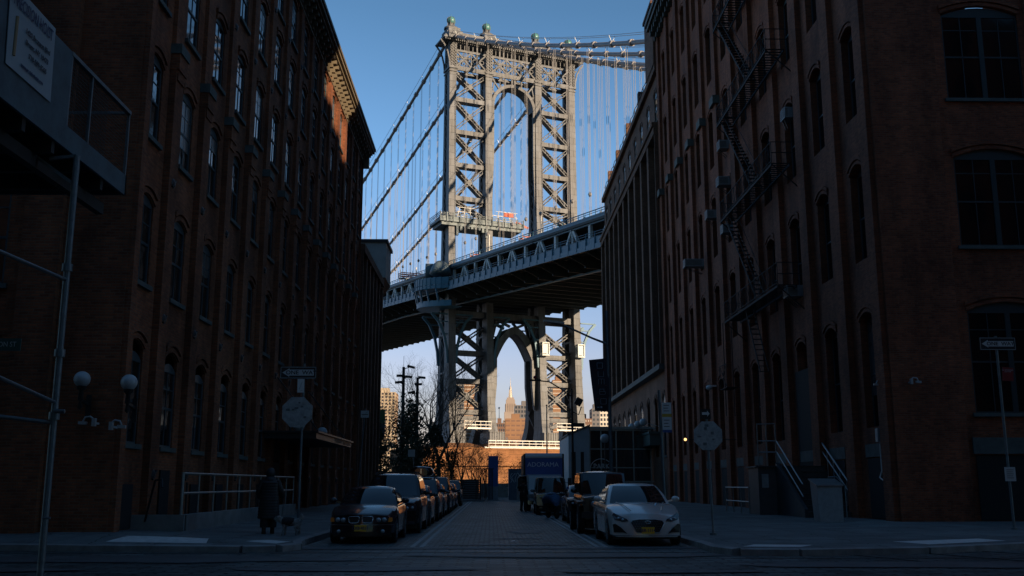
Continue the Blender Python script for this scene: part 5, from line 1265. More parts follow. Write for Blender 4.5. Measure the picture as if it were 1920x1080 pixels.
m=MB(); m.tube([(0,0,3.1),(0,0,2.0),(-.1,0,1.75),(-.1,-.3,1.65)],.03,6); m.build('conduit',WHITEM,th); m=MB(); m.box(-.12,.1,-.12,.12,3.1,3.6); m.build('box',ACM,th)
# ---- hoist platform on scaffold, upper left
HX=-7.2; Yn,Yf=9.5,18.35
def XP(px,py): 
    d=_f*FOC+_r*(px-960)-_u*(py-540); k=HX/d.x; return Vector((HX,d.y*k,H+d.z*k))
Yf=XP(240,300).y; zb_=XP(238,369).z; zt_=XP(243,209).z; zf=XP(237,330).z
HB=(-9.6,14,0)
hp=thing('hoist_platform','plywood clad builders hoist platform on scaffold legs with a large white banner','scaffold',HB)
PLY=mat('painted_plywood',(.085,.14,.165),.7,noise=(2.2,.8,(.045,.07,.085)),bump=(5,.3,.01))
m=MB(); m.box(HX-.05,HX,Yn,Yf,zb_,zf); m.box(-13,HX,Yf-.05,Yf,zb_,zf); m.build('fascia',PLY,hp,world=HB)
m=MB(); yp=XP(128,200).y; m.box(HX-.06,HX-.005,Yn,yp,zf+.001,zt_+.02); m.build('plywood_screen',PLY,hp,world=HB)
m=MB(); m.box(-13,HX-.06,Yn,Yf-.06,zb_+.12,zb_+.25)
for k in range(9): m.box(-13,HX-.06,Yn+k*1.05,Yn+k*1.05+.12,zb_-.2,zb_+.12)
for x in(-12.5,-10,-7.7): m.box(x,x+.14,Yn,Yf-.1,zb_-.42,zb_-.2)
m.build('deck',mat('scaffold_boards_dark',(.04,.045,.045),.8,noise=(3,.5)),hp,world=HB)
m=MB(); 
for y in(yp+.05,yp+.95,Yf-.03): m.beam((HX-.04,y,zf),(HX-.04,y,zt_),.05,.05)
m.beam((HX-.04,yp,zt_),(HX-.04,Yf,zt_),.08,.07); m.beam((HX-.04,Yf-.03,zt_),(-10,Yf-.03,zt_),.05,.05)
m.build('frame',POLE,hp,world=HB)
m=MB(); 
for k in range(30): y=yp+.06*k+.02; m.beam((HX-.05,y,zf),(HX-.05,y,zt_),.006,.006)
for k in range(20): z=zf+(zt_-zf)*k/20; m.beam((HX-.05,yp,z),(HX-.05,Yf,z),.006,.006)
m.build('mesh_panel',DARKIRON,hp,world=HB)
# banner on plywood
def XP(px,py): 
    d=_f*FOC+_r*(px-960)-_u*(py-540); k=HX/d.x; return Vector((HX,d.y*k,H+d.z*k))
q=[XP(19,-38),XP(102,54),XP(92,192),XP(8,118)]
m=MB(); m.plate([Vector((HX+.012,p.y,p.z)) for p in q],.01)
bn=m.build('banner',mat('hoist_banner_white',(.30,.38,.42),.6,noise=(1.,.25)),hp,world=HB)
yc=(q[0].y+q[1].y)/2; L_=q[1].y-q[0].y; zt2=(q[0].z+q[1].z)/2; hh_=(q[1].z-q[2].z)
INK=mat('banner_ink_navy',(.015,.03,.09),.6); INK2=mat('banner_ink_dark',(.02,.03,.04),.6)
rot=(PI/2,0,PI/2)
def ht(s,size,dz,ink,dy=0,sx=1.): text(s,size,ink,bn,(HX+.04-HB[0],yc+dy-HB[1],zt2-dz-HB[2]),rot,ext=.001,sx=sx,bold=.004)
ht('PRECISION HOIST',.265,hh_*.17,INK,0,L_/2.45); ht('1420 Bronson Blvd',.11,hh_*.42,INK2,.2); ht('Bronx, NY 10473',.11,hh_*.56,INK2,.2); ht('718-589-5265',.11,hh_*.70,INK2,.25); ht('www.precisionhoist.com',.075,hh_*.88,INK,.1)
m=MB(); m.cyl((HX+.03,yc-L_*.33,zt2-hh_*.85),(HX+.03,yc-L_*.33,zt2-hh_*.35),.03,n=6); m.build('logo',mat('banner_logo_ochre',(.30,.22,.12),.6),bn,world=HB)
# legs, braces
a=at(75,1080,16); X1=a.x; m=MB()
for (x,y) in((X1,16.),(X1-.05,13.3),(-12.3,16),(-12.3,13.3)):
    m=MB(); m.cyl((x,y,-.02),(x,y,zb_-.2),.055,n=10)
    for z in(2.5,3.5,4.9): m.cyl((x,y,z),(x,y,z+.12),.085,n=10)
    m.build('scaffold_leg',POLE,hp,world=HB)
m=MB()
m.beam((X1,16,zb_-.2),(X1-.45,16,zb_-.25),.05,.05); m.beam((X1,16,zb_-.7),(X1-.7,16,zb_-.2),.05,.05)
m.build('knee_strut',POLE,hp,world=HB)
m=MB()
def brace(p,q):
    m=MB(); m.cyl(p,q,.032,n=8); m.build('brace',POLE,hp,world=HB)
brace((X1,15.95,at(130,525,16).z),(X1-.05,13.3,at(38,455,13.3).z)); brace((X1-.05,13.3,at(38,455,13.3).z),(X1-.1,11.2,at(38,455,13.3).z+.8)); brace((X1,16,at(105,793,16).z),(-9.5,15.2,at(-30,757,16).z)); brace((X1,16,at(92,755,16).z),(X1-.05,13.3,at(0,680,13.3).z))
m=MB(); c=at(112,772,16); m.cyl((c.x-.05,15.9,c.z),(c.x+.12,15.9,c.z),.035,n=6); c=at(92,971,16); m.cyl((c.x-.05,15.9,c.z),(c.x+.06,15.9,c.z),.02,n=6); m.build('coupler',POLE,hp,world=HB)
# small litter scraps on road
th=None
m=MB(); c=at(963,1014,24.9); m.plate([(3,0,0),(3,0,0),(3,0,0)],.0) if False else None
m.add([(0,0,.01),(.09,.01,.02),(.1,.07,.035),(.01,.06,.015)],[(0,1,2,3)]); o=m.build('paper_scrap',WHITEM,loc=(.55,27.2,.008)); tag(o,'tiny white scrap of paper lying on the street setts','litter')
# ================================================================ vehicles
CARGLASS=mat('car_glass',(.006,.009,.012),.03,ior=1.75,coat=.3)
CHROME=mat('chrome',(.6,.62,.64),.12,metal=1.); RIM=mat('alloy_rim',(.35,.37,.38),.3,metal=.9)
LENS=mat('headlamp_lens',(.35,.40,.42),.08,metal=.5,ior=1.8); LENSD=mat('headlamp_dark',(.03,.035,.04),.08,ior=1.7); AMBER=mat('amber_lens',(.65,.20,.03),.15)
PLATEY=mat('plate_yellow',(.75,.42,.03),.45); PLATET=mat('plate_ink',(.03,.03,.10),.5); GRILLE=mat('grille_black',(.008,.008,.009),.35)
def paint(name,col,metal=.3): return mat('paint_'+name,col,.25,metal=metal,coat=.7,ior=1.45,bump=(3,.03,.002))
class Car:
    def __init__(s,name,label,loc,p,col,group,rz=0):
        s.p=dict(L=4.5,W=.9,zs=.22,zn=.66,zc=.95,y1=1.35,y2=2.05,y3=3.3,y4=4.05,H=1.42,zt=.98,wt=.62,wy=(.85,3.5),wr=.32,bow=.22,lean=.25,plan=.12,sq=0,wf=.0)
        s.p.update(p); s.W=s.p['W']; s.t=thing(name,label,'car',loc,rz,group); s.col=col; s.body()
    def D(s,x,y,z):
        p=s.p; f=max(0,1-y/1.3); r=max(0,1-(p['L']-y)/1.0)
        return y+f*(p['bow']*abs(x/s.W)**2.2+p['lean']*max(0,z-.5))-r*(.16*abs(x/s.W)**2.2+.15*max(0,z-.6))
    def top(s,y):
        p=s.p; L=p['L']
        if y<p['y1']: u=y/p['y1']; return p['zn']+(p['zc']-p['zn'])*(1-(1-u)**2.1) if not p['sq'] else p['zn']+(p['zc']-p['zn'])*min(1,u*2.2)**.5
        if y<p['y4']: u=(y-p['y1'])/(p['y4']-p['y1']); return p['zc']+(p['zt']-p['zc'])*u
        u=(y-p['y4'])/(L-p['y4']+1e-6); return p['zt']-(.06 if not p['sq'] else .0)*u*u
    def wid(s,y):
        p=s.p; L=p['L']; a=max(0,1-y/.9); b=max(0,1-(L-y)/.8)
        return s.W*(1-p['plan']*a**2.2-.1*b**2.2)
    def sec(s,y):
        p=s.p; T=s.top(y); w=s.wid(y); B=p['zs']
        for wy in p['wy']:
            ra=p['wr']+.07; d=abs(y-wy)
            if d<ra: B=max(B,p['wr']+math.sqrt(ra*ra-d*d))
        B=min(B,T-.1); e=.10 if not p['sq'] else .05
        mz=B+(T-B)*.5
        return [(0,B),(w*.9,B),(w*.985,B+.05),(w,mz),(w*.985,T-e*1.1),(w*(.95 if not p['sq'] else .97),T-e*.35),(w*.86,T+.0),(w*.45,T+.035),(0,T+.045)]
    def body(s):
        p=s.p; m=MB(); m.smooth=True; L=p['L']; ys=sorted(set([0,.03,.08,.16,.3]+[round(.3+k*(L-.6)/52,3) for k in range(53)]+[L-.3,L-.15,L-.06,L]))
        rings=[]
        for y in ys:
            q=s.sec(y); sh=1-.05*max(0,1-y/.06)**2; full=[(x,z) for x,z in q]+[(-x,z) for x,z in q[-2:0:-1]]
            rings.append([(x*sh,s.D(x,y,z),z if y>.001 else (z*.985+.005)) for x,z in full])
        m.loft(rings,cap=False)
        for y in(0,L):   # end caps as grids so that they follow the bowed bumper
            q=s.sec(y)[1:]; grid=[[(x*t,s.D(x*t,y,z),z) for t in[-1,-.8,-.55,-.3,0,.3,.55,.8,1]] for x,z in q[:-1]]
            n=9; vs=[v for r_ in grid for v in r_]; m.add(vs,[(i*n+j,i*n+j+1,(i+1)*n+j+1,(i+1)*n+j) for i in range(len(grid)-1) for j in range(n-1)])
        o=m.build('body',s.col,s.t); s.o_body=o
        md=o.modifiers.new('es','EDGE_SPLIT'); md.split_angle=R(38)
        # cabin
        m=MB(); m.smooth=True; us=[0,.25,.5,.75,.9,.97,1.]; rings=[]
        def half(u): return (s.W*.93)+(p['wt']-s.W*.93)*(u**1.25)
        def yf(u): return p['y1']+(p['y2']-p['y1'])*(u**1.1)
        def yr(u): return p['y4']+(p['y3']-p['y4'])*(u**1.1)
        def zz(u): return s.top(p['y1'])-.06+(p['H']-s.top(p['y1'])+.06)*(1-(1-u)**1.18)
        s.half,s.yf,s.yr,s.zz=half,yf,yr,zz; fb=.13
        for u in us:
            w=half(u); a,b=yf(u),yr(u); z=zz(u)-(.0 if u<1 else 0); pts=[]
            for k in(-1,-.75,-.4,0,.4,.75): pts.append((k*w*.97,a+fb*abs(k)**2,z))
            pts.append((w*.985,a+fb*1.25,z))
            for t in(.25,.5,.75): pts.append((w,a+fb*1.3+(b-a-2*fb)*t,z))
            for k in(1,.5,0,-.5,-1): pts.append((k*w*.97,b-.08*abs(k)**2,z))
            for t in(.75,.5,.25): pts.append((-w,a+fb*1.3+(b-a-2*fb)*t,z))
            pts.append((-w*.985,a+fb*1.25,z)); rings.append(pts)
        for sc_,dz in((.93,.018),(.6,.045),(.2,.06)):
            c=((yf(1)+yr(1))/2); rings.append([(x*sc_,c+(y-c)*sc_,z+dz) for x,y,z in rings[len(us)-1]])
        m.loft(rings,cap=True); o=m.build('cabin',s.col,s.t); md=o.modifiers.new('es','EDGE_SPLIT'); md.split_angle=R(50)
        # glass
        def patch(fn,n1,n2,name,mt=CARGLASS,par=None):
            g=MB(); g.smooth=True; vs=[fn(i/n1,j/n2) for j in range(n2+1) for i in range(n1+1)]
            g.add(vs,[(j*(n1+1)+i,j*(n1+1)+i+1,(j+1)*(n1+1)+i+1,(j+1)*(n1+1)+i) for j in range(n2) for i in range(n1)]); return g.build(name,mt,par or s.t)
        def fw(a,b): u=.08+.83*b; k=(a*2-1)*.90; return (k*half(u)*.97,yf(u)+fb*k*k-.018,zz(u)+.012)
        patch(fw,8,5,'windscreen')
        def rw(a,b): u=.1+.8*b; k=(a*2-1)*.88; return (k*half(u)*.97,yr(u)-.08*k*k+.018,zz(u)+.012)
        patch(rw,6,4,'rear_window')
        for sg in(-1,1):
            for (c0,c1) in p.get('side',((.05,.47),(.51,.93))):
                def sw(a,b): u=.12+.76*b; t=c0+(c1-c0)*a; return (sg*(half(u)+.012),yf(u)+.2+(yr(u)-yf(u)-.34)*t,zz(u))
                patch(sw,4,4,'side_window')
        # mirrors
        for sg in(-1,1):
            g=MB(); yb=p['y1']+.42; zb_=s.top(p['y1'])+.06; x=sg*(s.W*.9)
            g.beam((x,yb,zb_),(x+sg*.12,yb-.02,zb_+.03),.06,.05); g.ball((x+sg*.2,yb-.02,zb_+.06),.11,10,sx=1.05,sy=.6,sz=.72); g.build('mirror',s.col,s.t)
        # wheels
        for wy in p['wy']:
            for sg in(-1,1):
                r=p['wr']; x=sg*(s.W-.115+p['wf']); g=MB(); g.lathe((x,wy,r),[(r*.62,-.1),(r*.95,-.1),(r,-.07),(r,.07),(r*.95,.1),(r*.62,.1)],24,axis='X'); w_=g.build('wheel',RUBBER,s.t)
                g=MB(); xo=x+sg*.085
                g.lathe((x,wy,r),[(r*.64,sg*.1),(r*.6,sg*.02),(r*.1,sg*.0)],24,axis='X')
                for k in range(10):
                    a=k*PI/5; g.beam((xo,wy,r),(xo,wy+r*.6*math.cos(a),r+r*.6*math.sin(a)),.045,.04,side=(1,0,0))
                g.build('rim',RIM,w_)
        g=MB(); g.box(-s.W*.86,s.W*.86,.35,L-.35,.16,.55); g.build('underbody',BLACKP,s.t)
    def fp(s,poly,name,mt,off=.012,th=.02,par=None):
        """plate on the front face; poly of (x,z)"""
        m=MB(); n=len(poly); a=[(x,s.D(x,0,z)-off,z) for x,z in poly]; b=[(x,s.D(x,0,z)+th,z) for x,z in poly]
        cx=sum(x for x,_ in poly)/n; cz=sum(z for _,z in poly)/n; c=(cx,s.D(cx,0,cz)-off,cz)
        m.add(a+b+[c],[(i,(i+1)%n,2*n) for i in range(n)]+[(i,n+i,n+(i+1)%n,(i+1)%n) for i in range(n)])
        return m.build(name,mt,par or s.t)
    def strip(s,x0,x1,z0,z1,name,mt,off=.012,par=None,n=8):
        m=MB()
        vs=[(x0+(x1-x0)*i/n,s.D(x0+(x1-x0)*i/n,0,z)-off,z) for z in(z0,z1) for i in range(n+1)]
        m.add(vs,[(i,i+1,n+2+i,n+1+i) for i in range(n)])
        return m.build(name,mt,par or s.t)
    def plate(s,z,txt,x=0,w=.31,h=.155):
        m=MB(); y=s.D(x,0,z)-.035; m.box(x-w/2,x+w/2,y,y+.02,z-h/2,z+h/2); o=m.build('number_plate',PLATEY,s.t); text(txt,.1,PLATET,o,(x,y-.003,z-.002),(PI/2,0,0),ext=.0008,bold=.003)
    def lamp(s,x,z,r,par,mt=LENS,off=.03):
        m=MB(); y=s.D(x,0,z); m.lathe((x,y-off,z),[(r,.03),(r*.98,.0),(r*.7,-.018),(.001,-.026)],14,axis='Y'); return m.build('lamp_unit',mt,par)
GL='cars parked along the left kerb'; GR='vehicles parked along the right kerb'
# --- dark sedan with twin grilles
c=Car('parked_car','glossy dark sedan with twin chrome ringed grilles and amber corner lamps, nearest on its side',(-3.32,26.2,0),dict(L=4.5,W=.87,zn=.70,zc=.95,H=1.40,wt=.585,y1=1.35,y2=2.15,y3=3.15,y4=3.9,zt=1.0,lean=.22,wr=.31),paint('midnight_blue',(.006,.008,.013),.0),GL)
for sg in(-1,1):
    q=[(.035,.655),(.05,.69),(.29,.685),(.315,.655),(.29,.545),(.25,.525),(.09,.53),(.05,.56)]
    k=c.fp([(sg*x,z) for x,z in q],'grille',GRILLE,.02)
    m=MB(); r_=[(sg*x,c.D(x,0,z)-.03,z) for x,z in q]; m.tube(r_+[r_[0]],.009,5); m.build('chrome_ring',CHROME,k)
    m=MB()
    for j in range(7): x=sg*(.08+j*.033); m.beam((x,c.D(x,0,.6)-.028,.54),(x,c.D(x,0,.67)-.028,.68),.006,.006)
    m.build('grille_bar',BLACKP,k)
    h=c.fp([(sg*x,z) for x,z in((.36,.53),(.38,.66),(.66,.675),(.7,.62),(.66,.53))],'headlight',LENSD,.018)
    c.lamp(sg*.45,.6,.062,h); c.lamp(sg*.59,.605,.062,h); c.fp([(sg*x,z) for x,z in((.69,.55),(.705,.66),(.79,.66),(.80,.58),(.77,.55))],'corner_lamp',AMBER,.018)
    c.lamp(sg*.56,.32,.05,c.o_body)
c.strip(-.84,.84,.475,.49,'bumper_trim',CHROME,.02); c.strip(-.55,.55,.2,.30,'lower_intake',GRILLE,.014); c.plate(.40,'CXB·4521',w=.31)
# --- silver sedan with wide mesh grille
c=Car('parked_car','silver white sedan with a wide mesh grille and slanting headlamps, nearest at the right kerb',(3.88,25.15,0),dict(L=4.85,W=.93,zn=.74,zc=1.0,H=1.475,wt=.62,y1=1.45,y2=2.35,y3=3.3,y4=4.4,zt=1.08,lean=.45,wr=.33,bow=.3,plan=.1),paint('silver_white',(.56,.55,.53),.25),GR)
gq=[(-.42,.56),(-.37,.62),(-.2,.645),(.2,.645),(.37,.62),(.42,.56),(.34,.42),(.28,.33),(-.28,.33),(-.34,.42)]
gr=c.fp(gq,'grille',GRILLE,.02)
m=MB()
for j in range(5):
    for i in range(-6,7):
        x=i*.062+(j%2)*.031; z=.37+j*.056
        if abs(x)<.27+(z-.33)*.55: m.cbox((x,c.D(x,0,z)-.03,z),(.018,.006,.012))
m.build('mesh_studs',POLE,gr)
m=MB(); r_=[(x,c.D(x,0,z)-.03,z) for x,z in gq]; m.tube(r_+[r_[0]],.012,5); m.build('chrome_ring',RIM,gr)
m=MB(); cc=[(.07*math.cos(a*PI/8),c.D(0,0,.57)-.045,.58+.035*math.sin(a*PI/8)) for a in range(17)]; m.tube(cc,.008,4); m.beam((-.03,c.D(0,0,.57)-.045,.56),(-.02,c.D(0,0,.57)-.045,.6),.008,.008); m.beam((.02,c.D(0,0,.57)-.045,.56),(.03,c.D(0,0,.57)-.045,.6),.008,.008); m.build('oval_emblem',CHROME,gr)
for sg in(-1,1):
    h=c.fp([(sg*x,z) for x,z in((.46,.60),(.50,.655),(.80,.80),(.84,.74),(.80,.64),(.62,.59))],'headlight',LENSD,.02)
    c.lamp(sg*.60,.64,.032,h); c.lamp(sg*.70,.67,.032,h)
    c.fp([(sg*x,z) for x,z in((.50,.30),(.60,.33),(.82,.33),(.84,.52),(.78,.54),(.66,.46))],'side_intake',GRILLE,.018)
c.strip(-.86,.86,.245,.262,'lower_lip_trim',CHROME,.03); c.plate(.385,'JER·1114',w=.32)
m=MB()
for sg in(-1,1): m.tube([(sg*.62,1.35,1.035),(sg*.5,.8,.985),(sg*.38,.25,.86)],.012,5)
m.build('hood_crease',c.col,c.t)
m=MB(); m.beam((.28,.55,.97),(.31,.6,1.02),.03,.02); m.build('wiper_nozzle',CHROME,c.t)
def generic(label,loc,p,col,group,style=0,box=False,rack=False):
    c=Car('parked_car',label,loc,p,col,group); W=c.W; zn=c.p['zn']
    z1=zn-.06; z0=zn-.28
    g=c.fp([(-.33*W,z0),(-.38*W,z1),(.38*W,z1),(.33*W,z0)],'grille',GRILLE,.018)
    m=MB()
    for j in range(4): z=z0+.03+j*.06; m.add([(-.36*W,c.D(.36*W,0,z)-.03,z),(0,c.D(0,0,z)-.03,z),(.36*W,c.D(.36*W,0,z)-.03,z),(.36*W,c.D(.36*W,0,z)-.03,z+.014),(0,c.D(0,0,z)-.03,z+.014),(-.36*W,c.D(.36*W,0,z)-.03,z+.014)],[(0,1,4,5),(1,2,3,4)])
    m.build('chrome_bar',CHROME,g)
    for sg in(-1,1):
        h=c.fp([(sg*x*W,z) for x,z in((.44,z0+.06),(.46,z1-.01),(.86,z1+.03),(.9,z1-.05),(.86,z0+.05))],'headlight',LENSD,.018); c.lamp(sg*.58*W,(z0+z1)/2+.03,.055,h); c.lamp(sg*.75*W,(z0+z1)/2+.04,.05,h,AMBER if style%2 else LENS)
        c.fp([(sg*x*W,z) for x,z in((.62,.3),(.62,.4),(.84,.4),(.84,.3))],'fog_lamp',LENSD,.015)
    c.strip(-.5*W,.5*W,.24,.34,'lower_intake',GRILLE,.014); c.plate(z0-.1,['ABT·7042','HKL·3386','GRD·9150','FPW·2274'][style%4],w=.3)
    if rack or box:
        m=MB()
        for sg in(-1,1): m.tube([(sg*(c.p['wt']-.05),c.yf(1)+.15,c.p['H']),(sg*(c.p['wt']-.05),c.yf(1)+.25,c.p['H']+.08),(sg*(c.p['wt']-.05),c.yr(1)-.2,c.p['H']+.08),(sg*(c.p['wt']-.05),c.yr(1)-.1,c.p['H'])],.02,5)
        for y in(.6,1.6): m.beam((-c.p['wt']+.05,c.yf(1)+y,c.p['H']+.1),(c.p['wt']-.05,c.yf(1)+y,c.p['H']+.1),.05,.03)
        m.build('roof_rack',DARKIRON,c.t)
    if box:
        b=Vector(loc)+Vector((.08,c.yf(1)+1.2,c.p['H']+.13)); th=thing('roof_box','glossy black roof box strapped on top of the fourth parked car on the left','roof box',b)
        m=MB(); m.smooth=True; rings=[]
        for y,s_ in((-1.05,.55),(-1.0,.8),(-.8,.97),(0,1.),(.7,.97),(.95,.8),(1.,.6)):
            rings.append([(x*s_,y,z*(.55+.45*s_) if z>0 else z) for x,z in((-.42,.02),(-.5,.12),(-.48,.28),(-.36,.38),(-.12,.42),(.12,.42),(.36,.38),(.48,.28),(.5,.12),(.42,.02))])
        m.loft(rings); m.build('shell',paint('black_gloss',(.008,.008,.009)),th); m=MB(); m.box(-.02,.02,-1.06,-1.0,.1,.3); m.build('latch',CHROME,th)
    return c
SUV=dict(L=4.75,W=.95,zs=.28,zn=.92,zc=1.12,y1=1.25,y2=2.0,y3=4.2,y4=4.6,H=1.76,zt=1.14,wt=.70,wy=(.9,3.75),wr=.37,lean=.12,bow=.2,side=((.04,.33),(.36,.62),(.65,.94)))
HAT=dict(L=4.2,W=.87,zs=.22,zn=.74,zc=1.0,y1=1.1,y2=1.95,y3=3.6,y4=4.05,H=1.5,zt=1.05,wt=.62,wy=(.8,3.4),wr=.31,lean=.2)
generic('black sport utility vehicle with chrome barred grille, second at the left kerb',(-3.12,31.3,0),dict(SUV,H=1.80),paint('black',(.010,.011,.013)),GL,0,rack=True)
generic('small dark grey sedan tucked third in the row at the left kerb',(-3.05,36.6,0),dict(HAT,L=4.4,y4=3.9,y3=3.2,H=1.45),paint('dark_grey',(.035,.04,.045)),GL,1)
generic('black sport utility vehicle carrying the roof box, fourth at the left kerb',(-3.08,41.5,0),dict(SUV,H=1.72),paint('black',(.010,.011,.013)),GL,2,box=True)
generic('grey hatchback with bright door edge, fifth at the left kerb',(-3.02,47.2,0),HAT,paint('steel_grey',(.08,.09,.10)),GL,3)
generic('tall dark sport utility vehicle with roof rails, sixth at the left kerb',(-3.05,52.0,0),dict(SUV,H=1.85),paint('dark_teal',(.015,.03,.035)),GL,0,rack=True)
generic('dark sedan seventh in the row at the left kerb',(-3.02,58.4,0),dict(HAT,H=1.5),paint('dark_grey',(.035,.04,.045)),GL,1)
generic('dark blue hatchback eighth in the row at the left kerb',(-3.05,64.2,0),dict(HAT,H=1.55),paint('deep_blue',(.015,.03,.06)),GL,2)
generic('small boxy off road car last in the row at the left kerb',(-3.0,71.5,0),dict(SUV,H=1.75,L=4.2,y4=4.1,y3=3.9,wy=(.8,3.3),sq=1,lean=.02),paint('olive_grey',(.05,.055,.05)),GL,3)
# --- boxy open topped off-roader behind the silver sedan
J=dict(L=4.3,W=.80,zs=.45,zn=1.08,zc=1.18,y1=1.45,y2=1.72,y3=3.9,y4=4.1,H=1.86,zt=1.2,wt=.72,wy=(.62,3.45),wr=.42,lean=.0,bow=.03,plan=.02,sq=1,wf=.14,side=((.02,.42),(.47,.93)))
c=Car('off_road_car','black boxy off road vehicle with flat fenders and round headlamps behind the silver sedan',(3.62,31.0,0),J,paint('black',(.010,.011,.013)),GR)
m=MB()
for sg in(-1,1):
    for y0,y1 in((.0,1.25),(2.85,4.1)):
        m.add([(sg*.72,y0,.93),(sg*.98,y0,.90),(sg*.98,y1,.93),(sg*.72,y1,.95),(sg*.72,y0,1.0),(sg*.97,y0,.97),(sg*.97,y1,1.0),(sg*.72,y1,1.02)],[(0,3,2,1),(4,5,6,7),(0,1,5,4),(1,2,6,5),(2,3,7,6),(3,0,4,7)])
        m.box(min(sg*.93,sg*.98),max(sg*.93,sg*.98),y0,y0+.06,.62,.95)
m.build('fender',BLACKP,c.t)
m=MB(); m.box(-.85,.85,-.22,-.03,.5,.68); m.build('bumper',BLACKP,c.t)
h=c.fp([(-.6,.72),(-.62,1.05),(.62,1.05),(.6,.72)],'grille',paint('black',(.01,.011,.013)),.02)
for i in range(7): c.fp([(-.27+i*.09-.025,.76),(-.27+i*.09-.025,1.01),(-.27+i*.09+.025,1.01),(-.27+i*.09+.025,.76)],'grille_slot',GRILLE,.03,par=h)
for sg in(-1,1): hl=c.lamp(sg*.48,.91,.09,c.t,LENS,.05); hl.name='headlight'; c.lamp(sg*.85,.9,.04,c.t,AMBER,.0)
m=MB(); m.box(-.66,.66,1.5,1.56,1.17,1.22); m.build('cowl',BLACKP,c.t)
# third car right
generic('dark sedan with bright bonnet reflections between the off road vehicle and the scooter',(3.85,39.2,0),dict(HAT,L=4.6,y4=4.1,y3=3.2,H=1.44),paint('graphite',(.03,.032,.036)),GR,1)
# small boxy off roader in front of truck
c=generic('small pale boxy off road car with upright windscreen in front of the box truck',(3.1,50.5,0),dict(J,W=.84,L=4.1,H=1.84,wf=.0,wt=.70,zn=1.0,zc=1.06,y1=1.3,y2=1.55,wr=.36,lean=.02,wy=(.7,3.3)),paint('pale_khaki',(.13,.14,.13),.2),GR,2)
# --- box truck
TB=(3.1,57.5,0); tr=thing('box_truck','blue box truck with white lettering over the cab and an open driver door','truck',TB,0,GR)
BLUE=mat('truck_box_blue',(.06,.14,.45),.45,noise=(1.5,.3)); GREYB=mat('truck_roof_fairing',(.75,.78,.8),.5); CABW=mat('truck_cab_grey',(.42,.46,.46),.35,coat=.4)
m=MB(); m.box(-1.15,1.15,1.6,7.2,.95,3.25); o=m.build('cargo_box',mat('truck_side_dark',(.06,.075,.085),.5,noise=(2,.4)),tr)
m=MB(); m.box(-1.08,1.08,1.52,1.6,1.75,3.0); fa=m.build('front_panel',BLUE,tr)
m=MB(); m.smooth=True; m.loft([[(x,1.58,2.98),(x,1.50,3.0),(x,1.50,3.10),(x,1.56,3.22),(x,1.7,3.29),(x,1.8,3.29)] for x in(-1.1,1.1)],closed=False,cap=False); m.build('roof_fairing',GREYB,tr)
m=MB()
for x in(-1.13,1.13): m.box(x-.05,x+.05,1.46,1.62,.95,3.25)
m.build('corner_post',DARKIRON,tr)
text('ADORAMA',.37,mat('truck_lettering_white',(.9,.92,.94),.5),fa,(-.05,1.505,2.62),(PI/2,0,0),ext=.003,sx=1.0,bold=.0)
m=MB(); m.smooth=True
prof=[(0.,.45),(-.02,.95),(.12,1.12),(.55,1.2),(1.05,1.98),(1.25,2.06),(1.55,2.06),(1.55,.45)]
m.loft([[(x,y+(.08 if abs(x)>.9 else 0),z) for y,z in prof] for x in(-.98,-.9,.9,.98)]); o=m.build('cab',CABW,tr); md=o.modifiers.new('es','EDGE_SPLIT'); md.split_angle=R(25)
m=MB(); m.quad((-.84,.60,1.24),(.84,.60,1.24),(.76,1.02,1.93),(-.76,1.02,1.93)); m.build('windscreen',CARGLASS,tr)
m=MB(); m.box(-.55,.55,-.045,-.0,.65,.95); g_=m.build('grille',GRILLE,tr)
for sg in(-1,1): m=MB(); m.box(sg*.76-.16,sg*.76+.16,-.04,.02,.72,.95); m.build('headlight',LENS,tr)
m=MB(); m.box(-1.0,1.0,-.18,-.02,.38,.6); m.build('bumper',CHROME,tr)
for x in(-.92,.92):
    for y in(.75,5.6):
        m=MB(); m.lathe((x,y,.4),[(.22,-.12),(.39,-.12),(.4,-.08),(.4,.08),(.39,.12),(.22,.12)],20,axis='X'); w_=m.build('wheel',RUBBER,tr)
        m=MB(); m.lathe((x,y,.4),[(.24,.1 if x>0 else -.1),(.1,.03),(.02,.06)],14,axis='X'); m.build('rim',RIM,w_)
m=MB(); m.plate([(-.98,.85,.6),(-1.62,.35,.6),(-1.62,.35,1.25),(-.98,.85,1.25)],.05); 
for p,q in(((-.98,.85,1.25),(-1.02,.8,2.0)),((-1.02,.8,2.0),(-1.5,.42,1.95)),((-1.5,.42,1.95),(-1.62,.35,1.25))): m.beam(p,q,.06,.05)
dr=m.build('open_door',CABW,tr); m=MB(); m.plate([(-1.0,.84,1.27),(-1.6,.36,1.27),(-1.5,.43,1.92),(-1.03,.8,1.96)],.01); m.build('door_glass',CARGLASS,dr)
m=MB(); m.box(-1.55,-1.3,.2,.28,1.35,1.85); m.beam((-1.3,.3,1.6),(-1.0,.6,1.6),.03,.03); m.build('mirror',BLACKP,tr); m=MB(); m.box(1.3,1.5,.2,.28,1.35,1.85); m.beam((1.3,.3,1.6),(1.0,.6,1.6),.03,.03); m.build('mirror',BLACKP,tr)
m=MB(); m.box(-.45,.45,2.6,7.0,.55,.95); m.build('chassis',BLACKP,tr)
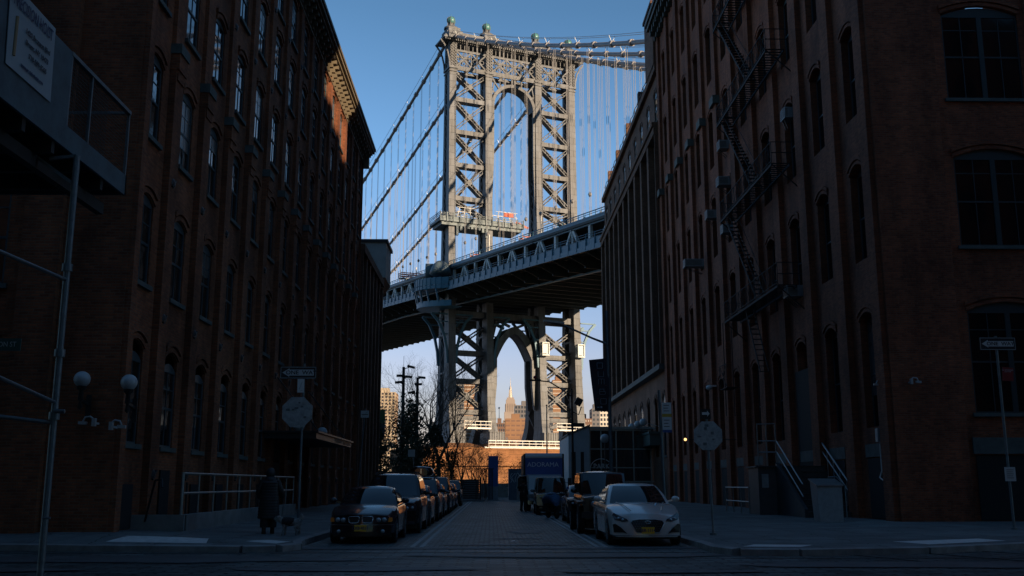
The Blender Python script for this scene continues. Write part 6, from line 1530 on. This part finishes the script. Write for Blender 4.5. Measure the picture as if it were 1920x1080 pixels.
# --- scooter under a blue cover
sc_=thing('motor_scooter','motor scooter leaning with a blue cloth cover between two cars on the right','scooter',(2.92,45.0,0),R(14))
m=MB()
for y in(0,1.25): m.lathe((0,y,.25),[(.12,-.05),(.23,-.06),(.26,0),(.23,.06),(.12,.05)],16,axis='X')
m.build('wheel',RUBBER,sc_)
m=MB(); m.tube([(0,0,.25),(0,.2,.8),(0,.28,1.05)],.03,6); m.tube([(-.34,.3,1.06),(0,.26,1.08),(.34,.3,1.06)],.02,6); m.cbox((0,-.02,.5),(.14,.5,.06)); m.box(-.16,.16,.3,.9,.28,.36); m.box(-.15,.15,.8,1.55,.35,.75); m.build('body',BLACKP,sc_)
m=MB(); m.smooth=True; m.loft([[(.05*math.cos(a)*s+.2*s*math.cos(a),y,z+.2*s*math.sin(a)) for a in[k*PI/4 for k in range(8)]] for y,z,s in((.05,.65,.5),(.15,.85,1.),(.45,.9,1.25),(.9,.88,1.35),(1.4,.8,1.1),(1.6,.7,.5))]); m.build('cover',mat('blue_cover_cloth',(.06,.14,.26),.7,noise=(7,.6),bump=(9,.6,.05)),sc_)
m=MB(); m.ball((0,-.0,.25),.06,8); m.build('hub',CHROME,sc_)
# ================================================================ people and dog
def skin_obj(name,verts,edges,radii,m,parent,root=0,sub=1,loc=(0,0,0)):
    me=bpy.data.meshes.new(name); me.from_pydata(verts,edges,[]); o=bpy.data.objects.new(name,me); COL.objects.link(o); o.parent=parent; o.location=loc
    md=o.modifiers.new('skin','SKIN'); md.use_smooth_shade=True
    sv=me.skin_vertices[0].data
    for i,r in enumerate(radii): sv[i].radius=(r,r) if not isinstance(r,tuple) else r
    sv[root].use_root=True
    s2=o.modifiers.new('sub','SUBSURF'); s2.levels=sub; s2.render_levels=sub
    me.materials.append(m); return o
SKINM=mat('skin',(.30,.17,.12),.55); TROU=mat('dark_trousers',(.015,.016,.018),.85); COAT=mat('quilted_coat_black',(.016,.018,.019),.6,noise=(8,.5)); BOOT=mat('boots_black',(.012,.012,.012),.5)
def figure(root,lean=0.,stride=.12,arms=None,sc_=1.):
    """one continuous figure standing at the root's origin, seen from behind; +y is ahead"""
    V=[];E=[];Rr=[]
    def a(x,y,z,r,p=None):
        V.append((x*sc_,y*sc_,z*sc_)); Rr.append(r*sc_); 
        if p is not None: E.append((p,len(V)-1))
        return len(V)-1
    pel=a(0,0,.92,.145); w=a(0,.0,1.08,.125,pel); ch=a(0,.01,1.28,.15,w); nk0=a(0,.015,1.44,.085,ch); nk=a(0,.03,1.50,.055,nk0); hd0=a(0,.04,1.58,.082,nk); hd1=a(0,.045,1.67,.088,hd0)
    for sg in(-1,1):
        h=a(sg*.09,0,.86,.10,pel); k=a(sg*.10,stride*sg*.6+.04,.48,.062,h); an=a(sg*.1,stride*sg*1.,.09,.042,k); ft=a(sg*.11,stride*sg+.1,.045,.038,an); a(sg*.115,stride*sg+.17,.035,.028,ft)
        sh=a(sg*.17,.01,1.40,.062,ch); ar=arms[0 if sg<0 else 1] if arms else ((sg*.25,-.02,1.13),(sg*.25,.08,.90))
        el=a(*ar[0],.045,sh); wr=a(*ar[1],.030,el)
        d=(Vector(ar[1])-Vector(ar[0])).normalized(); pc=Vector(ar[1])+d*.05; pm=a(*pc,.032,wr)
        s=Vector((0,1,0)) if abs(d.y)<.8 else Vector((0,0,1))
        for i,(of,ln) in enumerate(((-.027,.062),(-.01,.074),(.01,.07),(.026,.055))):
            f0=pc+s*of+d*.035; f1=f0+d*ln*.5; f2=f1+(d*.7+Vector((-sg*.6,0,0))).normalized()*ln*.5
            q=a(*f0,.0095,pm); q=a(*f1,.009,q); a(*f2,.008,q)
        t0=pc+s*.035-d*.01; t1=t0+(s+d).normalized()*.04; q=a(*t0,.011,wr); a(*t1,.009,q)
    return V,E,Rr,pel
PX=at(502,1003,27.6).x; PB=(PX,27.6,zs_(PX,27.6))
pe=thing('person','person in a long black hooded quilted coat walking a dog past the railing','person',PB,R(6))
V,E,Rr,pel=figure(pe,arms=(((-.26,-.02,1.14),(-.25,.08,.92)),((.27,.04,1.12),(.32,.18,.93)))); skin_obj('body',V,E,Rr,TROU,pe,pel,2)
m=MB(); m.smooth=True; prof=[]; z=.36; n=14
for k in range(57):
    z=.40+k*(1.46-.40)/56; u=(z-.40)/1.06
    r=.285-.07*u if u<.5 else .25-.02*math.sin((u-.5)*2*PI); r=r if u<.9 else .24-(u-.9)*1.1
    r+=.012*abs(math.sin(k*PI/4)); prof.append((max(.05,r),z))
m.lathe((0,0,0),prof,28,sx=1.0,sy=.72); m.lathe((0,0,0),[(prof[0][0]-.01,.4),(prof[0][0]-.03,.55)],28,sx=1.,sy=.72)
o=m.build('coat',COAT,pe)
for sg,ar in((-1,((-.18,0,1.40),(-.285,-.02,1.14),(-.27,.07,.96))),(1,((.18,0,1.40),(.295,.04,1.12),(.33,.16,.97)))):
    m=MB(); pts=[];rs=[]
    for k in range(25):
        t=k/24*2; i=min(1,int(t)); p=Vector(ar[i]).lerp(Vector(ar[i+1]),t-i); pts.append(p); rs.append(.085-.018*k/24+.008*abs(math.sin(k*PI/3)))
    m.tube(pts,rs,12); m.build('sleeve',COAT,pe)
m=MB(); m.smooth=True; m.ball((0,.02,1.60),.135,18,sx=.92,sy=1.05,sz=1.12); m.lathe((0,.0,1.44),[(.16,-.03),(.15,.02),(.12,.07)],18); m.build('hood',COAT,pe)
m=MB()   # face, turned away inside the hood
m.ball((0,.145,1.60),.07,10,sy=.7,sz=1.3); m.cbox((0,.205,1.60),(.022,.03,.045)); m.build('face',SKINM,pe)
m=MB(); m.smooth=True; prof=[(.125,.22),(.13,.38),(.12,.5)]
for sg in(-1,1): m.lathe((sg*.1,sg*.06,0),[(.11,.17),(.115,.3),(.1,.5)],14); 
m.build('trouser_leg',TROU,pe)
m=MB(); 
for sg in(-1,1): m.lathe((sg*.1,sg*.12-.0,0),[(.055,.0),(.06,.03),(.055,.1),(.06,.2)],12); m.ball((sg*.105,sg*.12+.09,.035),.05,10,sx=.9,sy=2.0,sz=.8)
m.build('boot',BOOT,pe)
# dog: fluffy white rump, dark saddle, walking left-to-right
DX=at(543,1005,27.2).x; DB=(DX,27.2,zs_(DX,27.2)); dg=thing('dog','fluffy white dog with a dark saddle standing beside the sign pole on its lead','dog',DB,R(4))
FURW=mat('dog_fur_white',(.34,.34,.32),.95,noise=(10,.75,(.10,.10,.10)),bump=(40,1.,.02)); FURD=mat('dog_fur_dark',(.02,.02,.02),.9,bump=(40,1.,.02))
V=[];E=[];Rr=[]
def a(x,y,z,r,p=None):
    V.append((x,y,z)); Rr.append(r)
    if p is not None: E.append((p,len(V)-1))
    return len(V)-1
hp_=a(.17,0,.36,.105); be=a(.02,0,.35,.085,hp_); ch=a(-.14,0,.34,.105,be); nk=a(-.24,0,.41,.07,ch); hd_=a(-.32,0,.46,.065,nk); mz=a(-.40,0,.43,.032,hd_); a(-.44,0,.42,.022,mz)
tl=a(.27,0,.42,.045,hp_); tl=a(.32,0,.50,.045,tl); a(.27,0,.56,.03,tl)
for sg in(-1,1):
    th_=a(.20,sg*.06,.28,.062,hp_); kn=a(.15+.02*sg,sg*.07,.2,.04,th_); hk=a(.23+.03*sg,sg*.07,.12,.024,kn); pw=a(.21+.03*sg,sg*.07,.03,.024,hk); a(.17+.03*sg,sg*.07,.015,.02,pw)
    s_=a(-.15,sg*.06,.26,.045,ch); el=a(-.14+.02*sg,sg*.065,.17,.028,s_); cp=a(-.16+.03*sg,sg*.065,.08,.022,el); pw=a(-.165+.03*sg,sg*.065,.025,.024,cp); a(-.2+.03*sg,sg*.065,.015,.018,pw)
    er=a(-.30,sg*.06,.50,.022,hd_); a(-.31,sg*.085,.44,.018,er)
skin_obj('body',V,E,Rr,FURW,dg,hp_,2)
m=MB(); m.smooth=True; m.lathe((-.1,0,.36),[(.06,-.13),(.115,-.10),(.125,0),(.118,.09),(.10,.2),(.05,.23)],16,axis='X',sx=.95,sy=1.0); m.build('saddle_coat',FURD,dg)
rg=random.Random(9); m=MB()
for k in range(420):
    c,r=rg.choice((((.18,0,.37),.115),((.3,0,.5),.06),((-.32,0,.46),.07),((.2,0,.25),.08))); d=Vector((rg.gauss(0,1),rg.gauss(0,1),rg.gauss(0,1))).normalized(); p=Vector(c)+d*r; q=p+d*.025+Vector((0,0,-.03)); s_=d.orthogonal().normalized()*.012
    m.add([p-s_,p+s_,q],[(0,1,2)])
m.build('shaggy_fur',FURW,dg)
m=MB()
for sg in(-1,1): m.ball((-.365,sg*.032,.475),.011,6)
m.ball((-.455,0,.425),.017,6); m.build('eyes_and_nose',FURD,dg)
hd=Vector(PB)+Vector((.34,.22,.88)); q=Vector(DB)+Vector((-.24,0,.44)); th=thing('dog_lead','thin black dog lead running from the walker to the dog','lead',q); m=MB(); m.tube([(0,0,0),(hd-q)*.5+Vector((0,0,-.12)),hd-q],.008,5); m.build('strap',BLACKP,th)
# second person beside the open truck door
qx=at(981,950,56.5).x; pb=(qx,56.5,0.012); p2=thing('person','dark clothed person standing at the open door of the box truck','person',pb,R(-30))
V,E,Rr,pel=figure(p2,stride=.05,arms=(((-.27,.05,1.15),(-.2,.25,1.12)),((.25,-.02,1.13),(.25,.06,.9)))); skin_obj('body',V,E,Rr,SKINM,p2,pel,2)
m=MB(); m.smooth=True; m.lathe((0,.01,0),[(.19,.82),(.2,.95),(.175,1.1),(.2,1.3),(.19,1.4),(.12,1.47),(.07,1.5)],20,sy=.7); m.build('jacket',TROU,p2)
for arm in(((-.17,.01,1.40),(-.27,.05,1.15),(-.21,.22,1.125)),((.17,.01,1.4),(.25,-.02,1.13),(.25,.05,.94))):
    m=MB(); m.tube([Vector(x) for x in arm],[.078,.062,.05],10); m.build('sleeve',TROU,p2)
for sg in(-1,1):
    m=MB(); m.tube([(sg*.09,0,.9),(sg*.1,.05+sg*.03,.48),(sg*.1,sg*.05,.07)],[.125,.088,.075],12); m.build('trouser_leg',TROU,p2)
    m=MB(); m.ball((sg*.105,sg*.05+.07,.045),.055,10,sy=2.1,sz=.85); m.build('shoe',BOOT,p2)
m=MB(); m.smooth=True; m.ball((0,.025,1.665),.102,14,sz=1.05,sy=1.05); m.build('hair',FURD,p2)
m=MB(); m.cbox((0,.135,1.60),(.02,.03,.04)); 
for sg in(-1,1): m.ball((sg*.085,.045,1.6),.022,6)
m.build('nose_and_ears',SKINM,p2)
# ================================================================ light, sky, camera
SAZ=math.atan2(.699,-.715); SEL=R(10.2)
sd=Vector((math.sin(SAZ)*math.cos(SEL),math.cos(SAZ)*math.cos(SEL),math.sin(SEL)))
li=bpy.data.lights.new('sun','SUN'); li.energy=5.0; li.angle=R(.5); li.color=(1,.74,.48)
so=bpy.data.objects.new('sun',li); COL.objects.link(so); so.rotation_euler=sd.to_track_quat('Z','Y').to_euler()
w=bpy.data.worlds.new('World'); sc.world=w; w.use_nodes=True; nt=w.node_tree; N=nt.nodes; L=nt.links
bg=N['Background']; sky=N.new('ShaderNodeTexSky'); sky.sky_type='NISHITA'; sky.sun_disc=False; sky.sun_elevation=SEL; sky.sun_rotation=SAZ
sky.altitude=20; sky.air_density=1.0; sky.dust_density=.05; sky.ozone_density=2.
# faint pink streaks of cloud near the horizon
tc=N.new('ShaderNodeTexCoord'); mp=N.new('ShaderNodeMapping'); mp.inputs['Scale'].default_value=(2.5,2.5,14); mp.inputs['Location'].default_value=(3.2,1.,.6)
ns=N.new('ShaderNodeTexNoise'); ns.inputs['Scale'].default_value=2.2; ns.inputs['Detail'].default_value=5
L.new(tc.outputs['Generated'],mp.inputs['Vector']); L.new(mp.outputs['Vector'],ns.inputs['Vector'])
cr=N.new('ShaderNodeMapRange'); cr.inputs[1].default_value=.52; cr.inputs[2].default_value=.75; cr.inputs[3].default_value=0; cr.inputs[4].default_value=.35
L.new(ns.outputs['Fac'],cr.inputs[0])
sp=N.new('ShaderNodeSeparateXYZ'); L.new(tc.outputs['Generated'],sp.inputs[0])
lo=N.new('ShaderNodeMapRange'); lo.inputs[1].default_value=.02; lo.inputs[2].default_value=.2; lo.inputs[3].default_value=1; lo.inputs[4].default_value=0; L.new(sp.outputs[2],lo.inputs[0])
ml=N.new('ShaderNodeMath'); ml.operation='MULTIPLY'; L.new(cr.outputs[0],ml.inputs[0]); L.new(lo.outputs[0],ml.inputs[1])
mx=N.new('ShaderNodeMix'); mx.data_type='RGBA'; L.new(ml.outputs[0],mx.inputs[0]); L.new(sky.outputs[0],mx.inputs[6]); mx.inputs[7].default_value=(2.3,2.45,2.9,1)
tn=N.new('ShaderNodeMix'); tn.data_type='RGBA'; tn.blend_type='MULTIPLY'; tn.inputs[0].default_value=1; L.new(mx.outputs[2],tn.inputs[6]); tn.inputs[7].default_value=(*SKYTINT,1)
hz=N.new('ShaderNodeValToRGB'); els=hz.color_ramp.elements
STOPS=[(0.,(1.15,.60,.72)),(.05,(1.3,.70,.70)),(.12,(1.62,.87,.86)),(.316,(1.45,1.2,1.17)),(.45,(1.07,.97,.93)),(1.,(1.,.95,.9))]
while len(els)<len(STOPS): els.new(.5)
for e,(p,c) in zip(els,STOPS): e.position=p; e.color=(*[v/2 for v in c],1)
L.new(sp.outputs[2],hz.inputs['Fac'])
yy=N.new('ShaderNodeMapRange'); yy.inputs[1].default_value=-.2; yy.inputs[2].default_value=.5; L.new(sp.outputs[1],yy.inputs[0])   # anti-twilight side only
hc=N.new('ShaderNodeMix'); hc.data_type='RGBA'; hc.inputs[6].default_value=(.5,.5,.5,1); L.new(hz.outputs[0],hc.inputs[7]); L.new(yy.outputs[0],hc.inputs[0])
bk_=N.new('ShaderNodeMapRange'); bk_.inputs[1].default_value=-.5; bk_.inputs[2].default_value=.4; bk_.inputs[3].default_value=BACK_DIM; bk_.inputs[4].default_value=1; vz=N.new('ShaderNodeMath'); vz.operation='MULTIPLY_ADD'; vz.inputs[1].default_value=.9; L.new(sp.outputs[2],vz.inputs[0]); L.new(sp.outputs[1],vz.inputs[2]); L.new(vz.outputs[0],bk_.inputs[0])  # low sky behind and beside the view dimmed to deepen the tower's shaded faces
tm=N.new('ShaderNodeMix'); tm.data_type='RGBA'; tm.blend_type='MULTIPLY'; tm.inputs[0].default_value=1; L.new(tn.outputs[2],tm.inputs[6]); L.new(hc.outputs[2],tm.inputs[7])
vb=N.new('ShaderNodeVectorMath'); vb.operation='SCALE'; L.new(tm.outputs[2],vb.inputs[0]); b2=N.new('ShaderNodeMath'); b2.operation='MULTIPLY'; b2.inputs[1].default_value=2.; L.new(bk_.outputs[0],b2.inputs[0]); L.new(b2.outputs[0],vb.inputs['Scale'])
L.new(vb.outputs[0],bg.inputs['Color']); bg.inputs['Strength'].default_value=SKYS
cam=bpy.data.cameras.new('camera'); co=bpy.data.objects.new('camera',cam); COL.objects.link(co); sc.camera=co
co.location=(0,0,H); co.rotation_euler=(PI/2+PITCH,0,-YAW); cam.sensor_width=36; cam.lens=FOC/1920*36; cam.clip_end=12000; cam.clip_start=.1
sc.view_settings.view_transform='Standard'; sc.view_settings.look='None'; sc.view_settings.exposure=EXPO; sc.view_settings.gamma=1
sc.cycles.use_denoising=True; sc.cycles.max_bounces=5; sc.cycles.diffuse_bounces=3; sc.cycles.glossy_bounces=3
try: sc.cycles.denoiser='OPENIMAGEDENOISE'
except Exception: pass
sc.render.resolution_x=1024; sc.render.resolution_y=576

texts_to_mesh()
